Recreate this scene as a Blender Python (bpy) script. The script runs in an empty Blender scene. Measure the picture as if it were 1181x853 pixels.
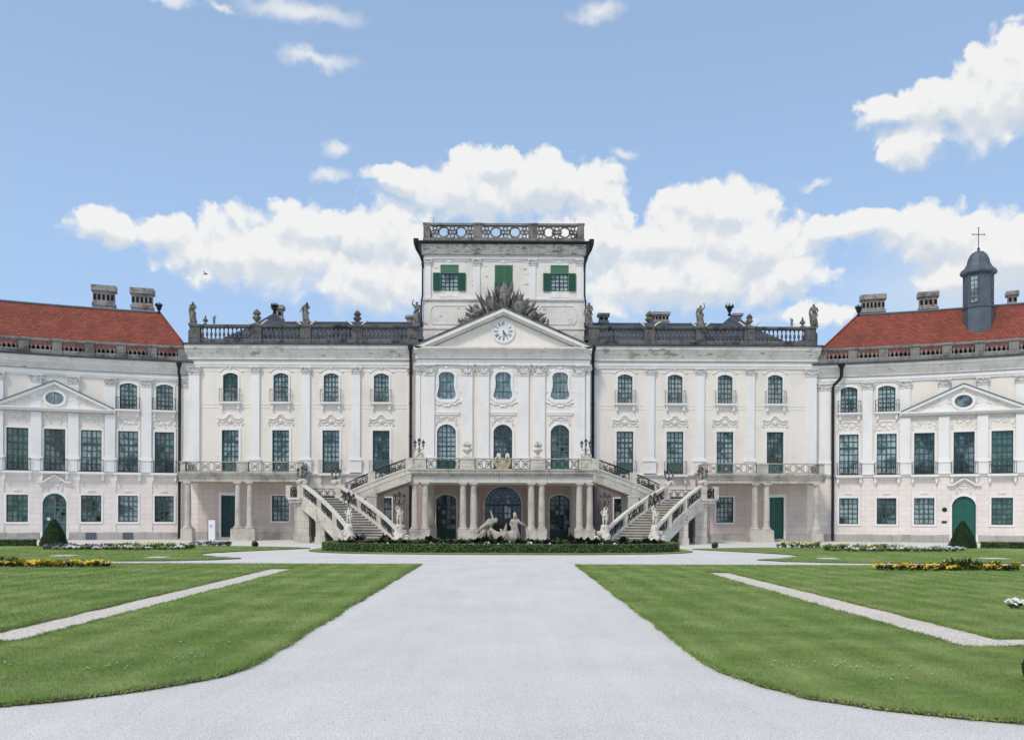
import bpy, bmesh, math, random
import numpy as np
from math import sin, cos, pi, radians, sqrt, atan2
from mathutils import Vector, Matrix
random.seed(7)
S = bpy.context.scene
COL = S.collection
CAMP = Vector((0.4, -80.0, 2.32))

# ------------------------------------------------------------------ nodes
class NT:
    def __init__(s, tree): s.t = tree; s.n = tree.nodes; s.l = tree.links
    def add(s, typ, **kw):
        n = s.n.new(typ)
        ins = kw.pop('ins', {})
        for k, v in kw.items(): setattr(n, k, v)
        for k, v in ins.items(): s.put(n.inputs[k], v)
        return n
    def put(s, sock, v):
        if isinstance(v, bpy.types.NodeSocket): s.l.new(v, sock)
        elif isinstance(v, bpy.types.Node): s.l.new(v.outputs[0], sock)
        else: sock.default_value = v
    def math(s, op, a, b=0.0, c=0.0, clamp=False):
        n = s.n.new('ShaderNodeMath'); n.operation = op; n.use_clamp = clamp
        s.put(n.inputs[0], a); s.put(n.inputs[1], b); s.put(n.inputs[2], c)
        return n.outputs[0]
    def noise(s, vec, scale, detail=4.0, rough=.55, dist=0.0):
        n = s.add('ShaderNodeTexNoise'); s.put(n.inputs['Vector'], vec)
        n.inputs['Scale'].default_value = scale; n.inputs['Detail'].default_value = detail
        n.inputs['Roughness'].default_value = rough; n.inputs['Distortion'].default_value = dist
        return n.outputs[0]
    def smooth(s, v, a, b, lo=0.0, hi=1.0):
        n = s.add('ShaderNodeMapRange', interpolation_type='SMOOTHSTEP')
        s.put(n.inputs['Value'], v)
        n.inputs['From Min'].default_value = a; n.inputs['From Max'].default_value = b
        n.inputs['To Min'].default_value = lo; n.inputs['To Max'].default_value = hi
        return n.outputs[0]
    def mix(s, f, a, b, mode='MIX'):
        n = s.n.new('ShaderNodeMix'); n.data_type = 'RGBA'; n.blend_type = mode
        s.put(n.inputs[0], f); s.put(n.inputs[6], a); s.put(n.inputs[7], b)
        return n.outputs[2]
    def scalev(s, vec, xyz):
        n = s.n.new('ShaderNodeVectorMath'); n.operation = 'MULTIPLY'
        s.put(n.inputs[0], vec); n.inputs[1].default_value = xyz
        return n.outputs[0]

def c4(c): return (c[0], c[1], c[2], 1.0)
def newmat(name):
    m = bpy.data.materials.new(name); m.use_nodes = True
    t = NT(m.node_tree); b = m.node_tree.nodes['Principled BSDF']
    b.inputs['Specular IOR Level'].default_value = .25
    return m, t, b
def bumpto(t, b, h, strength, dist):
    n = t.add('ShaderNodeBump'); t.put(n.inputs['Height'], h)
    n.inputs['Strength'].default_value = strength; n.inputs['Distance'].default_value = dist
    t.l.new(n.outputs[0], b.inputs['Normal'])
def aged(name, base, stain, amt=.5, scale=.6, rough=.9, streak=True, fine=.12, peel=None, peelamt=0., zpeel=None, bump=.3, rustic=False, moss=None, blocks=None):
    """a wall or stone surface: large stains, rain streaks, fine grain, optional peeled patches"""
    m, t, b = newmat(name)
    P = t.add('ShaderNodeNewGeometry').outputs['Position']
    n1 = t.noise(P, scale, 6, .62)
    f1 = t.smooth(n1, .45, .72, 0, amt)
    col = t.mix(f1, c4(base), c4(stain))
    if streak:
        n2 = t.noise(t.scalev(P, (2.2, 2.2, .16)), 1.0, 5, .65)
        col = t.mix(t.smooth(n2, .5, .75, 0, amt*.8), col, c4(stain))
    n3 = t.noise(P, 9.0, 3, .7)
    v = t.math('MULTIPLY_ADD', n3, fine*2, 1-fine)
    hs = t.add('ShaderNodeHueSaturation'); t.put(hs.inputs['Color'], col); t.put(hs.inputs['Value'], v)
    col = hs.outputs[0]
    h = t.noise(P, 24.0, 4, .7)
    uv = None
    if rustic or blocks:
        uv = t.add('ShaderNodeUVMap').outputs[0]
        bw, rh = blocks or (1.15, .47)
        br = t.add('ShaderNodeTexBrick', offset=.5)
        t.put(br.inputs['Vector'], uv)
        br.inputs['Color1'].default_value = (1, 1, 1, 1); br.inputs['Color2'].default_value = (.93, .93, .93, 1)
        br.inputs['Mortar'].default_value = (.74, .71, .69, 1) if rustic else (.5, .5, .5, 1)
        br.inputs['Scale'].default_value = 1.0; br.inputs['Mortar Size'].default_value = .016 if rustic else .012
        br.inputs['Brick Width'].default_value = bw; br.inputs['Row Height'].default_value = rh
        br.inputs['Mortar Smooth'].default_value = .3
        col = t.mix(1.0, col, br.outputs['Color'], 'MULTIPLY')
    if peel:
        n4 = t.noise(t.scalev(P, (.8, .8, 2.2)), 1.1, 8, .68)
        f = t.smooth(n4, .62-peelamt*.2, .66-peelamt*.2)
        if zpeel:
            z = t.add('ShaderNodeSeparateXYZ', ins={0: P}).outputs[2]
            lo, hi, fe = zpeel
            g = t.math('MULTIPLY', t.smooth(z, lo-fe, lo), t.smooth(z, hi, hi+fe, 1, 0))
            f = t.math('MULTIPLY', f, g)
        col = t.mix(f, col, c4(peel))
    if moss:
        n5 = t.noise(P, 1.7, 7, .7)
        col = t.mix(t.smooth(n5, .54, .66, 0, .6), col, c4(moss))
    t.put(b.inputs['Base Color'], col)
    b.inputs['Roughness'].default_value = rough
    bumpto(t, b, h, bump, .02)
    return m
def paint(name, base, rough=.5, var=.25, metallic=0., spec=.3, scale=2.):
    m, t, b = newmat(name)
    P = t.add('ShaderNodeNewGeometry').outputs['Position']
    n = t.noise(P, scale, 5, .6)
    hs = t.add('ShaderNodeHueSaturation', ins={'Color': c4(base)})
    t.put(hs.inputs['Value'], t.math('MULTIPLY_ADD', n, var*2, 1-var))
    t.put(b.inputs['Base Color'], hs.outputs[0])
    b.inputs['Roughness'].default_value = rough; b.inputs['Metallic'].default_value = metallic
    b.inputs['Specular IOR Level'].default_value = spec
    return m
def glass(name, dark, light, sc=.9, bias=.5, rough=.06):
    m, t, b = newmat(name)
    P = t.add('ShaderNodeNewGeometry').outputs['Position']
    n = t.noise(P, sc, 3, .6, .6)
    t.put(b.inputs['Base Color'], t.mix(t.smooth(n, bias-.1, bias+.12), c4(dark), c4(light)))
    b.inputs['Roughness'].default_value = rough
    b.inputs['IOR'].default_value = 1.7
    b.inputs['Specular IOR Level'].default_value = .5
    return m

M = {}
M['cream'] = aged('cream_plaster', (.85, .79, .715), (.68, .625, .555), .5, .35, streak=True, fine=.05)
M['cream_tower'] = aged('tower_plaster', (.83, .785, .72), (.58, .545, .50), .5, .5, fine=.08, peel=(.42, .38, .33), peelamt=.1)
M['white'] = aged('white_plaster', (.86, .84, .815), (.66, .655, .64), .42, .5, fine=.05)
M['relief'] = aged('stucco_relief', (.81, .785, .75), (.60, .57, .54), .5, 2.5, fine=.1)
M['capital'] = aged('capital_stucco', (.72, .70, .67), (.34, .32, .30), .8, 4.0, fine=.15)
M['cornice'] = aged('cornice_plaster', (.80, .77, .72), (.50, .47, .43), .7, .7, fine=.08, peel=(.42, .385, .335), peelamt=.3, zpeel=(16.9, 17.6, .1))
M['cornice_wing'] = aged('wing_cornice_plaster', (.80, .77, .73), (.55, .52, .48), .6, .6, fine=.08, peel=(.36, .33, .29), peelamt=0.)
M['shadow_strip'] = aged('painted_shadow_moulding', (.34, .32, .30), (.22, .21, .2), .6, 1.5)  # dark strips that draw the mouldings' shadow lines in colour
M['pink'] = aged('pink_rusticated_plaster', (.86, .785, .735), (.72, .64, .585), .45, .4, fine=.05, rustic=True)
M['pink_portico_shade'] = aged('shade_toned_pink_under_portico', (.60, .47, .42), (.46, .36, .32), .5, .5, fine=.06, rustic=True)  # darker copy of the pink plaster; portico shade sits in its colour
M['plinth'] = aged('grey_plinth_stone', (.46, .44, .41), (.24, .23, .21), .7, .9, blocks=(1.4, .7))
M['dark_stone'] = aged('weathered_balustrade_stone', (.15, .148, .142), (.016, .016, .018), 1.0, .9, fine=.3, moss=(.05, .05, .045), bump=.7)
M['tower_stone'] = aged('tower_balustrade_stone', (.26, .245, .22), (.07, .067, .06), .9, .9, fine=.3, bump=.7)
M['wing_stone'] = aged('wing_balustrade_stone', (.27, .255, .24), (.06, .058, .055), .95, .7, fine=.25, bump=.7)
M['stair_stone'] = aged('pale_stair_stone', (.68, .635, .555), (.36, .33, .29), .6, .8, fine=.15, blocks=(1.7, .6), bump=.5)
M['stair_rail'] = aged('stair_handrail_stone', (.68, .65, .59), (.42, .40, .36), .5, 1.0, fine=.12)
M['shade_stone'] = aged('shade_toned_stone', (.16, .145, .13), (.08, .075, .07), .6, 1.2, fine=.2)  # stone colour already holds the shade beneath the landing
M['pink_shade'] = aged('shade_toned_plaster_under_stairs', (.26, .215, .20), (.16, .14, .13), .6, .8, fine=.1)  # pink plaster darkened to hold the shade behind the stairs
M['pink_balcony_shade'] = aged('shade_toned_pink_under_balcony', (.70, .60, .55), (.56, .48, .43), .6, .5, fine=.06, rustic=True)  # pink plaster dulled by the balcony's shadow, given as colour
M['riser'] = aged('shade_toned_riser_stone', (.20, .185, .16), (.10, .09, .08), .7, 1.2, fine=.2)  # risers coloured dark to draw a shadow under each nosing
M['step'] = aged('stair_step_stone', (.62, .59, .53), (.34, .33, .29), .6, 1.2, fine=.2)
M['column'] = aged('column_sandstone', (.58, .54, .475), (.30, .28, .25), .7, .8, fine=.12, bump=.5)
M['terrace'] = aged('terrace_cornice_stone', (.56, .52, .46), (.22, .21, .19), .75, .8, fine=.18, moss=(.2, .19, .17))
M['statue'] = aged('weathered_statue_stone', (.23, .215, .19), (.05, .048, .045), .95, 2.2, fine=.2)
M['statue_pale'] = aged('pale_statue_stone', (.74, .70, .62), (.32, .30, .26), .7, 2.2, fine=.12)
M['fountain'] = aged('fountain_sandstone', (.48, .43, .365), (.17, .155, .13), .85, 3.0, fine=.15)
M['trophy'] = aged('trophy_stone', (.23, .22, .20), (.035, .035, .03), 1.0, 2.4, fine=.25)
M['iron'] = paint('wrought_iron', (.03, .034, .036), .5, .3, .3)
M['iron_grey'] = paint('grey_wrought_iron', (.22, .215, .2), .6, .3, .2)
M['pipe'] = paint('dark_downpipe_metal', (.018, .02, .024), .55, .3, .2)
M['green'] = paint('green_window_paint', (.035, .098, .09), .5, .25)
M['green_mid'] = paint('green_frame_paint', (.07, .165, .15), .5, .25)
M['door_green'] = paint('green_door_paint', (.022, .11, .088), .42, .25)
M['door_dark'] = paint('dark_green_door_paint', (.013, .055, .056), .4, .25)
M['shutter'] = paint('green_shutter_paint', (.022, .105, .07), .5, .2)
M['blind'] = paint('green_roller_blind', (.075, .19, .105), .6, .2)
M['glass'] = glass('window_glass', (.025, .045, .05), (.36, .43, .45), 0.8, .44)  # pale mottling puts curtains and reflected sky into the glass colour
M['glass_door'] = glass('entrance_door_glass', (.004, .008, .009), (.03, .05, .055), .8, .55, .1)
M['glass_dark'] = glass('dark_window_glass', (.008, .012, .014), (.19, .235, .255), .8, .54)
M['glass_pale'] = glass('curtained_window_glass', (.10, .14, .15), (.44, .52, .54), .9, .45)  # besides curtains, the pale tone includes painted sky reflection
M['glass_blue'] = glass('blue_grey_window_glass', (.14, .19, .22), (.30, .38, .43), 1.2, .5)
M['glass_green'] = glass('blind_behind_glass', (.055, .12, .105), (.12, .2, .175), 2, .5)
M['bright'] = paint('painted_daylight_and_paper', (.66, .70, .74), .3, .1)  # pale colour for daylight seen through the doors; also the paper notice
M['lead'] = paint('lead_sheet', (.12, .145, .175), .5, .35, .3, scale=1.5)
M['white_paint'] = paint('white_paint', (.82, .83, .85), .4, .04)
M['gold'] = paint('gilded_ornament', (.48, .40, .27), .5, .4, .2, scale=8)
M['black'] = paint('black_metal', (.02, .02, .022), .4, .2)
M['blue'] = paint('blue_print', (.08, .22, .5), .5, .1)
M['void'] = paint('dark_interior', (.012, .012, .014), .9, .2)
M['lamp_glass'] = paint('milky_lamp_glass', (.33, .34, .35), .2, .1)

def roof_mat(name, a, b_, dark, rows, vert, bmp=.5, rough=.8):
    m, t, b = newmat(name)
    P = t.add('ShaderNodeNewGeometry').outputs['Position']
    uv = t.add('ShaderNodeUVMap').outputs[0]
    br = t.add('ShaderNodeTexBrick', offset=.5); t.put(br.inputs['Vector'], uv)
    br.inputs['Color1'].default_value = c4(a); br.inputs['Color2'].default_value = c4(b_)
    br.inputs['Mortar'].default_value = c4(dark); br.inputs['Scale'].default_value = 1
    br.inputs['Brick Width'].default_value = vert; br.inputs['Row Height'].default_value = rows
    br.inputs['Mortar Size'].default_value = .02; br.inputs['Bias'].default_value = 0
    n = t.noise(P, .5, 6, .65)
    col = t.mix(t.smooth(n, .42, .7, 0, .5), br.outputs['Color'], c4(dark))
    n2 = t.noise(P, 6, 3, .6)
    hs = t.add('ShaderNodeHueSaturation', ins={'Color': col}); t.put(hs.inputs['Value'], t.math('MULTIPLY_ADD', n2, .7, .65))
    t.put(b.inputs['Base Color'], hs.outputs[0]); b.inputs['Roughness'].default_value = rough
    bumpto(t, b, br.outputs['Fac'], bmp, -.03)
    return m
M['red_tile'] = roof_mat('red_roof_tiles', (.225, .058, .038), (.335, .095, .060), (.12, .036, .028), .26, .3)
M['slate'] = roof_mat('slate_sheet_roof', (.055, .065, .085), (.085, .098, .12), (.02, .023, .03), 4., .55, rough=.55)

# ------------------------------------------------------------------ mesh builder
def origin(o):
    v = Vector((0, 0, 0))
    while o is not None: v = v + o.location; o = o.parent
    return v
class MB:
    def __init__(s): s.v = []; s.f = []
    def pt(s, p): s.v.append(tuple(p)); return len(s.v)-1
    def face(s, pts): s.f.append([s.pt(p) for p in pts])
    def box(s, x0, x1, y0, y1, z0, z1, nx=1):
        for i in range(nx):
            a = x0+(x1-x0)*i/nx; b = x0+(x1-x0)*(i+1)/nx
            if i == 0: s.face([(a, y0, z0), (a, y0, z1), (a, y1, z1), (a, y1, z0)])
            if i == nx-1: s.face([(b, y0, z0), (b, y1, z0), (b, y1, z1), (b, y0, z1)])
            s.face([(a, y0, z0), (b, y0, z0), (b, y0, z1), (a, y0, z1)])
            s.face([(a, y1, z0), (a, y1, z1), (b, y1, z1), (b, y1, z0)])
            s.face([(a, y0, z1), (b, y0, z1), (b, y1, z1), (a, y1, z1)])
            s.face([(a, y0, z0), (a, y1, z0), (b, y1, z0), (b, y0, z0)])
        return s
    def cbox(s, x, y, z, w, d, h): return s.box(x-w/2, x+w/2, y-d/2, y+d/2, z, z+h)
    def sweep(s, prof, x0, x1, nx=1):
        """profile of (outward, z) pairs swept along x; outward = -y"""
        for i in range(nx):
            a = x0+(x1-x0)*i/nx; b = x0+(x1-x0)*(i+1)/nx
            for k in range(len(prof)):
                (o0, z0), (o1, z1) = prof[k], prof[(k+1) % len(prof)]
                s.face([(a, -o0, z0), (b, -o0, z0), (b, -o1, z1), (a, -o1, z1)])
        s.face([(x0, -o, z) for o, z in prof]); s.face([(x1, -o, z) for o, z in reversed(prof)])
        return s
    def prism(s, poly, y0, y1):
        """poly of (x,z) extruded in y"""
        n = len(poly)
        s.face([(x, y0, z) for x, z in poly]); s.face([(x, y1, z) for x, z in reversed(poly)])
        for i in range(n):
            (a, b), (c, d) = poly[i], poly[(i+1) % n]
            s.face([(a, y0, b), (a, y1, b), (c, y1, d), (c, y0, d)])
        return s
    def slab(s, poly, z0, z1):
        n = len(poly)
        s.face([(x, y, z1) for x, y in poly]); s.face([(x, y, z0) for x, y in reversed(poly)])
        for i in range(n):
            (a, b), (c, d) = poly[i], poly[(i+1) % n]
            s.face([(a, b, z0), (c, d, z0), (c, d, z1), (a, b, z1)])
        return s
    def lathe(s, prof, x, y, z, n=12, sx=1., sy=1., a0=0.):
        idx = []
        for r, h in prof:
            idx.append([s.pt((x+r*sx*cos(a0+2*pi*k/n), y+r*sy*sin(a0+2*pi*k/n), z+h)) for k in range(n)])
        for i in range(len(prof)-1):
            for k in range(n):
                s.f.append([idx[i][k], idx[i][(k+1) % n], idx[i+1][(k+1) % n], idx[i+1][k]])
        s.f.append(idx[0][::-1]); s.f.append(idx[-1])
        return s
    def tube(s, pts, r, n=4, flat=None, taper=False):
        pts = [Vector(p) for p in pts]; idx = []; N = len(pts)
        for i, p in enumerate(pts):
            d = (pts[min(i+1, N-1)]-pts[max(i-1, 0)])
            if d.length < 1e-9: d = Vector((0, 0, 1))
            d.normalize()
            up = Vector((0, 1, 0)) if abs(d.y) < .9 else Vector((0, 0, 1))
            a = d.cross(up).normalized(); b = d.cross(a)
            rr = r*(1-.8*i/(N-1)) if taper else r
            if isinstance(r, (list, tuple)): rr = r[i]
            idx.append([s.pt(p+a*rr*cos(2*pi*(k+.5)/n)+b*(rr*(flat or 1))*sin(2*pi*(k+.5)/n)) for k in range(n)])
        for i in range(N-1):
            for k in range(n): s.f.append([idx[i][k], idx[i][(k+1) % n], idx[i+1][(k+1) % n], idx[i+1][k]])
        s.f.append(idx[0][::-1]); s.f.append(idx[-1])
        return s
    def ball(s, x, y, z, rx, ry=None, rz=None, n=10, m=6):
        ry = ry or rx; rz = rz or rx
        return s.lathe([(max(.001, sin(pi*i/m)), -cos(pi*i/m)*rz/1.0) for i in range(m+1)], x, y, z, n, rx, ry)
    def ring(s, inner, outer, y0, y1, closed=True):
        n = len(inner)
        for i in range(n if closed else n-1):
            j = (i+1) % n
            a, b, c, d = inner[i], inner[j], outer[j], outer[i]
            s.face([(a[0], y0, a[1]), (b[0], y0, b[1]), (c[0], y0, c[1]), (d[0], y0, d[1])])
            s.face([(a[0], y1, a[1]), (d[0], y1, d[1]), (c[0], y1, c[1]), (b[0], y1, b[1])])
            s.face([(d[0], y0, d[1]), (c[0], y0, c[1]), (c[0], y1, c[1]), (d[0], y1, d[1])])
            s.face([(a[0], y0, a[1]), (a[0], y1, a[1]), (b[0], y1, b[1]), (b[0], y0, b[1])])
        return s
    def join(s, o, f=lambda p: p):
        k = len(s.v); s.v += [tuple(f(p)) for p in o.v]; s.f += [[i+k for i in q] for q in o.f]; return s
    def build(s, name, mat, parent=None, xf=None, smooth=False, recalc=True):
        off = origin(parent) if parent else Vector((0, 0, 0))
        vs = [xf(p) for p in s.v] if xf else s.v
        me = bpy.data.meshes.new(name)
        me.from_pydata([(p[0]-off.x, p[1]-off.y, p[2]-off.z) for p in vs], [], s.f)
        uvl = me.uv_layers.new(name='UVMap')
        li = np.zeros(len(me.loops), dtype=np.int32); me.loops.foreach_get('vertex_index', li)
        arr = np.array(s.v, dtype=np.float32)[li] if len(li) else np.zeros((0, 3), np.float32)
        uv = np.stack([arr[:, 0]+arr[:, 1], arr[:, 2]], 1).ravel()
        uvl.data.foreach_set('uv', uv)
        if recalc:
            bm = bmesh.new(); bm.from_mesh(me)
            bmesh.ops.remove_doubles(bm, verts=bm.verts, dist=.0004)
            bmesh.ops.recalc_face_normals(bm, faces=bm.faces); bm.to_mesh(me); bm.free()
        if smooth: me.shade_smooth()
        ms = mat if isinstance(mat, list) else [mat]
        for m in ms: me.materials.append(M[m] if isinstance(m, str) else m)
        o = bpy.data.objects.new(name, me); COL.objects.link(o)
        if parent: o.parent = parent
        return o
def tag(o, label=None, cat=None, group=None, kind=None):
    if label: o['label'] = label
    if cat: o['category'] = cat
    if group: o['group'] = group
    if kind: o['kind'] = kind
    return o
def thing(name, loc, label, cat, group=None, rz=0):
    o = bpy.data.objects.new(name, None); COL.objects.link(o); o.location = loc; o.rotation_euler.z = rz
    o.empty_display_size = .3
    return tag(o, label, cat, group)
def copy_tree(o, loc, label=None, rz=0, scale=None):
    def rec(q, par):
        c = q.copy(); COL.objects.link(c); c.parent = par
        for ch in q.children: rec(ch, c)
        return c
    r = rec(o, None); r.location = loc; r.rotation_euler.z = rz
    if scale: r.scale = scale
    if label: r['label'] = label
    return r

# ------------------------------------------------------------------ facade frames
RW = 73.0; A0 = radians(12)
def wing_xf(side):
    def f(p):
        s, y, z = p
        a = A0+s/RW
        x = -29.2-RW*(sin(a)-sin(A0)); yy = .3-RW*(cos(A0)-cos(a))
        x += sin(a)*(-y); yy += -cos(a)*(-y)
        return (x, yy, z) if side < 0 else (-x, yy, z)
    return f
def mirror(p): return (-p[0], p[1], p[2])

def arc_outline(cx, z0, z1, w, rise, n=10):
    """bottom left, up, over, down to bottom right; z1 is the crown"""
    pts = [(cx-w/2, z0)]
    if rise <= 0: pts += [(cx-w/2, z1), (cx+w/2, z1)]
    else:
        R = (w*w/4+rise*rise)/(2*rise); zc = z1-R; a = math.asin(min(1, w/2/R))
        if rise > w/2-1e-6: a = pi/2
        pts += [(cx+R*sin(-a+2*a*i/n), zc+R*cos(-a+2*a*i/n)) for i in range(n+1)]
    pts.append((cx+w/2, z0)); return pts
def topz(x, cx, z1, w, rise):
    if rise <= 0: return z1
    R = (w*w/4+rise*rise)/(2*rise); d = min(abs(x-cx), R)
    return z1-R+sqrt(max(0, R*R-d*d))
def cell_grid(mb, xs, zs, y, frac_tilt=.010):
    pass

def wall(name, mat, parent, x0, x1, z0, z1, y, holes, xf=None, depth=.3, dx=3.0):
    """front sheet with real openings; holes = (xa, xb, za, zb)"""
    xs = {round(x0, 4), round(x1, 4)}; zs = {round(z0, 4), round(z1, 4)}
    for h in holes:
        xs |= {round(h[0], 4), round(h[1], 4)}; zs |= {round(h[2], 4), round(h[3], 4)}
    n = int((x1-x0)/dx)
    for i in range(1, n+1): xs.add(round(x0+(x1-x0)*i/(n+1), 4))
    xs = sorted(x for x in xs if x0-1e-4 <= x <= x1+1e-4); zs = sorted(z for z in zs if z0-1e-4 <= z <= z1+1e-4)
    m = MB()
    for i in range(len(xs)-1):
        for k in range(len(zs)-1):
            cx = (xs[i]+xs[i+1])/2; cz = (zs[k]+zs[k+1])/2
            if any(h[0] < cx < h[1] and h[2] < cz < h[3] for h in holes): continue
            m.face([(xs[i], y, zs[k]), (xs[i+1], y, zs[k]), (xs[i+1], y, zs[k+1]), (xs[i], y, zs[k+1])])
    for (a, b, c, d) in holes:
        m.face([(a, y, c), (a, y+depth, c), (a, y+depth, d), (a, y, d)])
        m.face([(b, y, c), (b, y, d), (b, y+depth, d), (b, y+depth, c)])
        m.face([(a, y, d), (a, y+depth, d), (b, y+depth, d), (b, y, d)])
        m.face([(a, y, c), (b, y, c), (b, y+depth, c), (a, y+depth, c)])
    return m.build(name, mat, parent, xf, recalc=False)

def scroll(mb, P, cx, cz, r, turns=1.3, a0=0., sgn=1, rad=.022, n=11):
    pts = []
    for i in range(n+1):
        t = i/n; a = a0+sgn*2*pi*turns*t; rr = r*(1-.82*t)
        pts.append(P(cx+rr*cos(a), cz+rr*sin(a)))
    mb.tube(pts, rad, 4)
def iron_panel(p0, p1, h, rad=.022, motif=.75):
    """scrolled wrought iron between two base points (uprights vertical)"""
    p0, p1 = Vector(p0), Vector(p1); L = (p1-p0).length; e = (p1-p0)/L
    P = lambda u, w: p0+e*u+Vector((0, 0, w))
    m = MB()
    for w in (.05, h-.03): m.tube([P(0, w), P(L, w)], rad*1.5, 4)
    m.tube([P(.02, .0), P(.02, h)], rad*1.4, 4); m.tube([P(L-.02, .0), P(L-.02, h)], rad*1.4, 4)
    n = max(1, round(L/motif)); c = L/n
    for i in range(n):
        x = (i+.5)*c; r = min(c*.26, h*.26); f = 1 if i % 2 else -1
        scroll(m, P, x-c*.2, h*.30, r, 1.3, 0, 1, rad); scroll(m, P, x+c*.2, h*.30, r, 1.3, pi, -1, rad)
        scroll(m, P, x-c*.2, h*.70, r, 1.2, 0, -1, rad); scroll(m, P, x+c*.2, h*.70, r, 1.2, pi, 1, rad)
        m.tube([P(x-c*.5, h*.06), P(x, h*.5), P(x-c*.5, h*.94)], rad, 4)
        m.tube([P(x+c*.5, h*.06), P(x, h*.5), P(x+c*.5, h*.94)], rad, 4)
    return m
def plain_railing(x0, x1, y, z0, z1, yb, n=9, rad=.018):
    m = MB()
    for w in (z0+.03, z1): m.tube([(x0, yb, w), (x0, y, w), (x1, y, w), (x1, yb, w)], rad*1.2, 4)
    for i in range(n+1):
        x = x0+(x1-x0)*i/n; m.tube([(x, y, z0), (x, y, z1)], rad, 4)
    for x in (x0, x1): m.tube([(x, (y+yb)/2, z0), (x, (y+yb)/2, z1)], rad, 4)
    c = (x0+x1)/2
    P = lambda u, w: (u, y-.02, w)
    for sx in (-1, 1): scroll(m, P, c+sx*.2, (z0+z1)/2, (z1-z0)*.3, 1.2, 0 if sx < 0 else pi, sx, rad*1.1)
    return m

def window(parent, cx, z0, z1, w, y, xf, rise=0., cols=4, rows=5, gl='glass', fr='green', depth=.2, sur=.2, surmat='white',
           panel=0., mull=.1, double=True, sill=False, railing=None, transom=None, name='window', tilt=.012, bar=.065, suby=0.0, ear=False, closed=False):
    """one window: frame and bars; its panes, stone surround, sill and railing are sub-parts"""
    yw = y+depth
    out = arc_outline(cx, z0, z1, w, rise)
    fw = .075
    inn = arc_outline(cx, z0+fw, z1-fw, w-2*fw, rise*(w-2*fw)/w if rise else 0)
    m = MB(); m.ring(inn, out, yw-.04, yw+.05)
    T = lambda x: topz(x, cx, z1-fw, w-2*fw, rise*(w-2*fw)/w if rise else 0)
    zp = z0+fw+panel
    if panel:
        m.box(cx-w/2+fw, cx+w/2-fw, yw-.015, yw+.03, z0+fw, zp)
        for sx in (-1, 1):
            xa = cx+sx*w*.24
            m.box(xa-w*.15, xa+w*.15, yw-.035, yw-.01, z0+fw+.1, zp-.1)
    if double: m.box(cx-mull/2, cx+mull/2, yw-.05, yw+.035, z0+fw, T(cx)-.001)
    xs = [cx-w/2+fw+(w-2*fw)*i/cols for i in range(cols+1)]
    zt = z1-fw-(rise if rise else 0)
    zs = [zp+(zt-zp)*k/rows for k in range(rows+1)]
    if closed:
        m.box(cx-w/2+fw, cx+w/2-fw, yw+.0, yw+.03, z0+fw, z1-fw-.01) if not rise else m.prism(inn, yw, yw+.03)
        for sx in (-1, 1):
            for (a, b) in ((.06, .44), (.5, .93)):
                xa = cx+sx*w*.24
                m.box(xa-w*.15, xa+w*.15, yw-.03, yw-.002, z0+(zt-z0)*a, z0+(zt-z0)*b)
    else:
        for i in range(1, cols):
            if double and abs(xs[i]-cx) < .02: continue
            m.box(xs[i]-bar/2, xs[i]+bar/2, yw-.03, yw+.02, zp, T(xs[i])-.001)
        for k in range(1, rows + (1 if rise > .15 else 0)):
            bb = bar*2.4 if (transom is not None and k == transom) else bar
            m.box(xs[0], xs[-1], yw-.032, yw+.022, zs[k]-bb/2, zs[k]+bb/2)
    wd = m.build(name, fr, parent, xf)
    if not closed:
        g = MB()
        for i in range(cols):
            for k in range(rows):
                a, b = xs[i], xs[i+1]; c, d = zs[k], zs[k+1]
                d0 = d1 = d
                if k == rows-1: d0, d1 = T(a), T(b)
                t1 = random.uniform(-tilt, tilt); t2 = random.uniform(-tilt, tilt)
                yy = yw+.03
                g.face([(a, yy-t1-t2, c), (b, yy+t1-t2, c), (b, yy+t1+t2, d1), (a, yy-t1+t2, d0)])
        g.prism(out, yw+.046, yw+.055)
        g.build('pane', gl, wd, xf, recalc=False)
    if sur:
        o2 = arc_outline(cx, z0-(sur if not sill and not panel else 0), z1+sur, w+2*sur, (rise*(w+2*sur)/w) if rise else 0)
        i2 = arc_outline(cx, z0, z1, w, rise)
        q = MB(); q.ring(i2, o2, y-.07-suby, y+.12, closed=not (panel or sill))
        if rise:   # corner fill between the arch and the square opening
            top = [(p[0], z1+.01) for p in i2[1:-1]]
            q.ring(i2[1:-1], [(p[0], max(p[1], z1+.02)) for p in i2[1:-1]], y-.055, y+.13, closed=False)
        q.build('surround', surmat, wd, xf)
    if sill:
        q = MB(); q.box(cx-w/2-.32, cx+w/2+.32, y-.42, y+.02, z0-.16, z0-.02)
        q.box(cx-w/2-.26, cx+w/2+.26, y-.3, y+.02, z0-.24, z0-.16)
        for sx in (-1, 1):
            xx = cx+sx*(w/2+.08)
            q.prism([(xx-.09, z0-.24), (xx+.09, z0-.24), (xx+.09, z0-.5), (xx, z0-.66), (xx-.09, z0-.5)], y-.24, y+.01)
            q.ball(xx, y-.16, z0-.62, .12, .12, .12, 6, 4)
        q.build('sill', surmat, wd, xf)
    if railing:
        hgt, mt = railing
        plain_railing(cx-w/2-.26, cx+w/2+.26, y-.36, z0-.0, z0+hgt, y-.02).build('railing', mt, wd, xf)
    return wd

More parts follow.
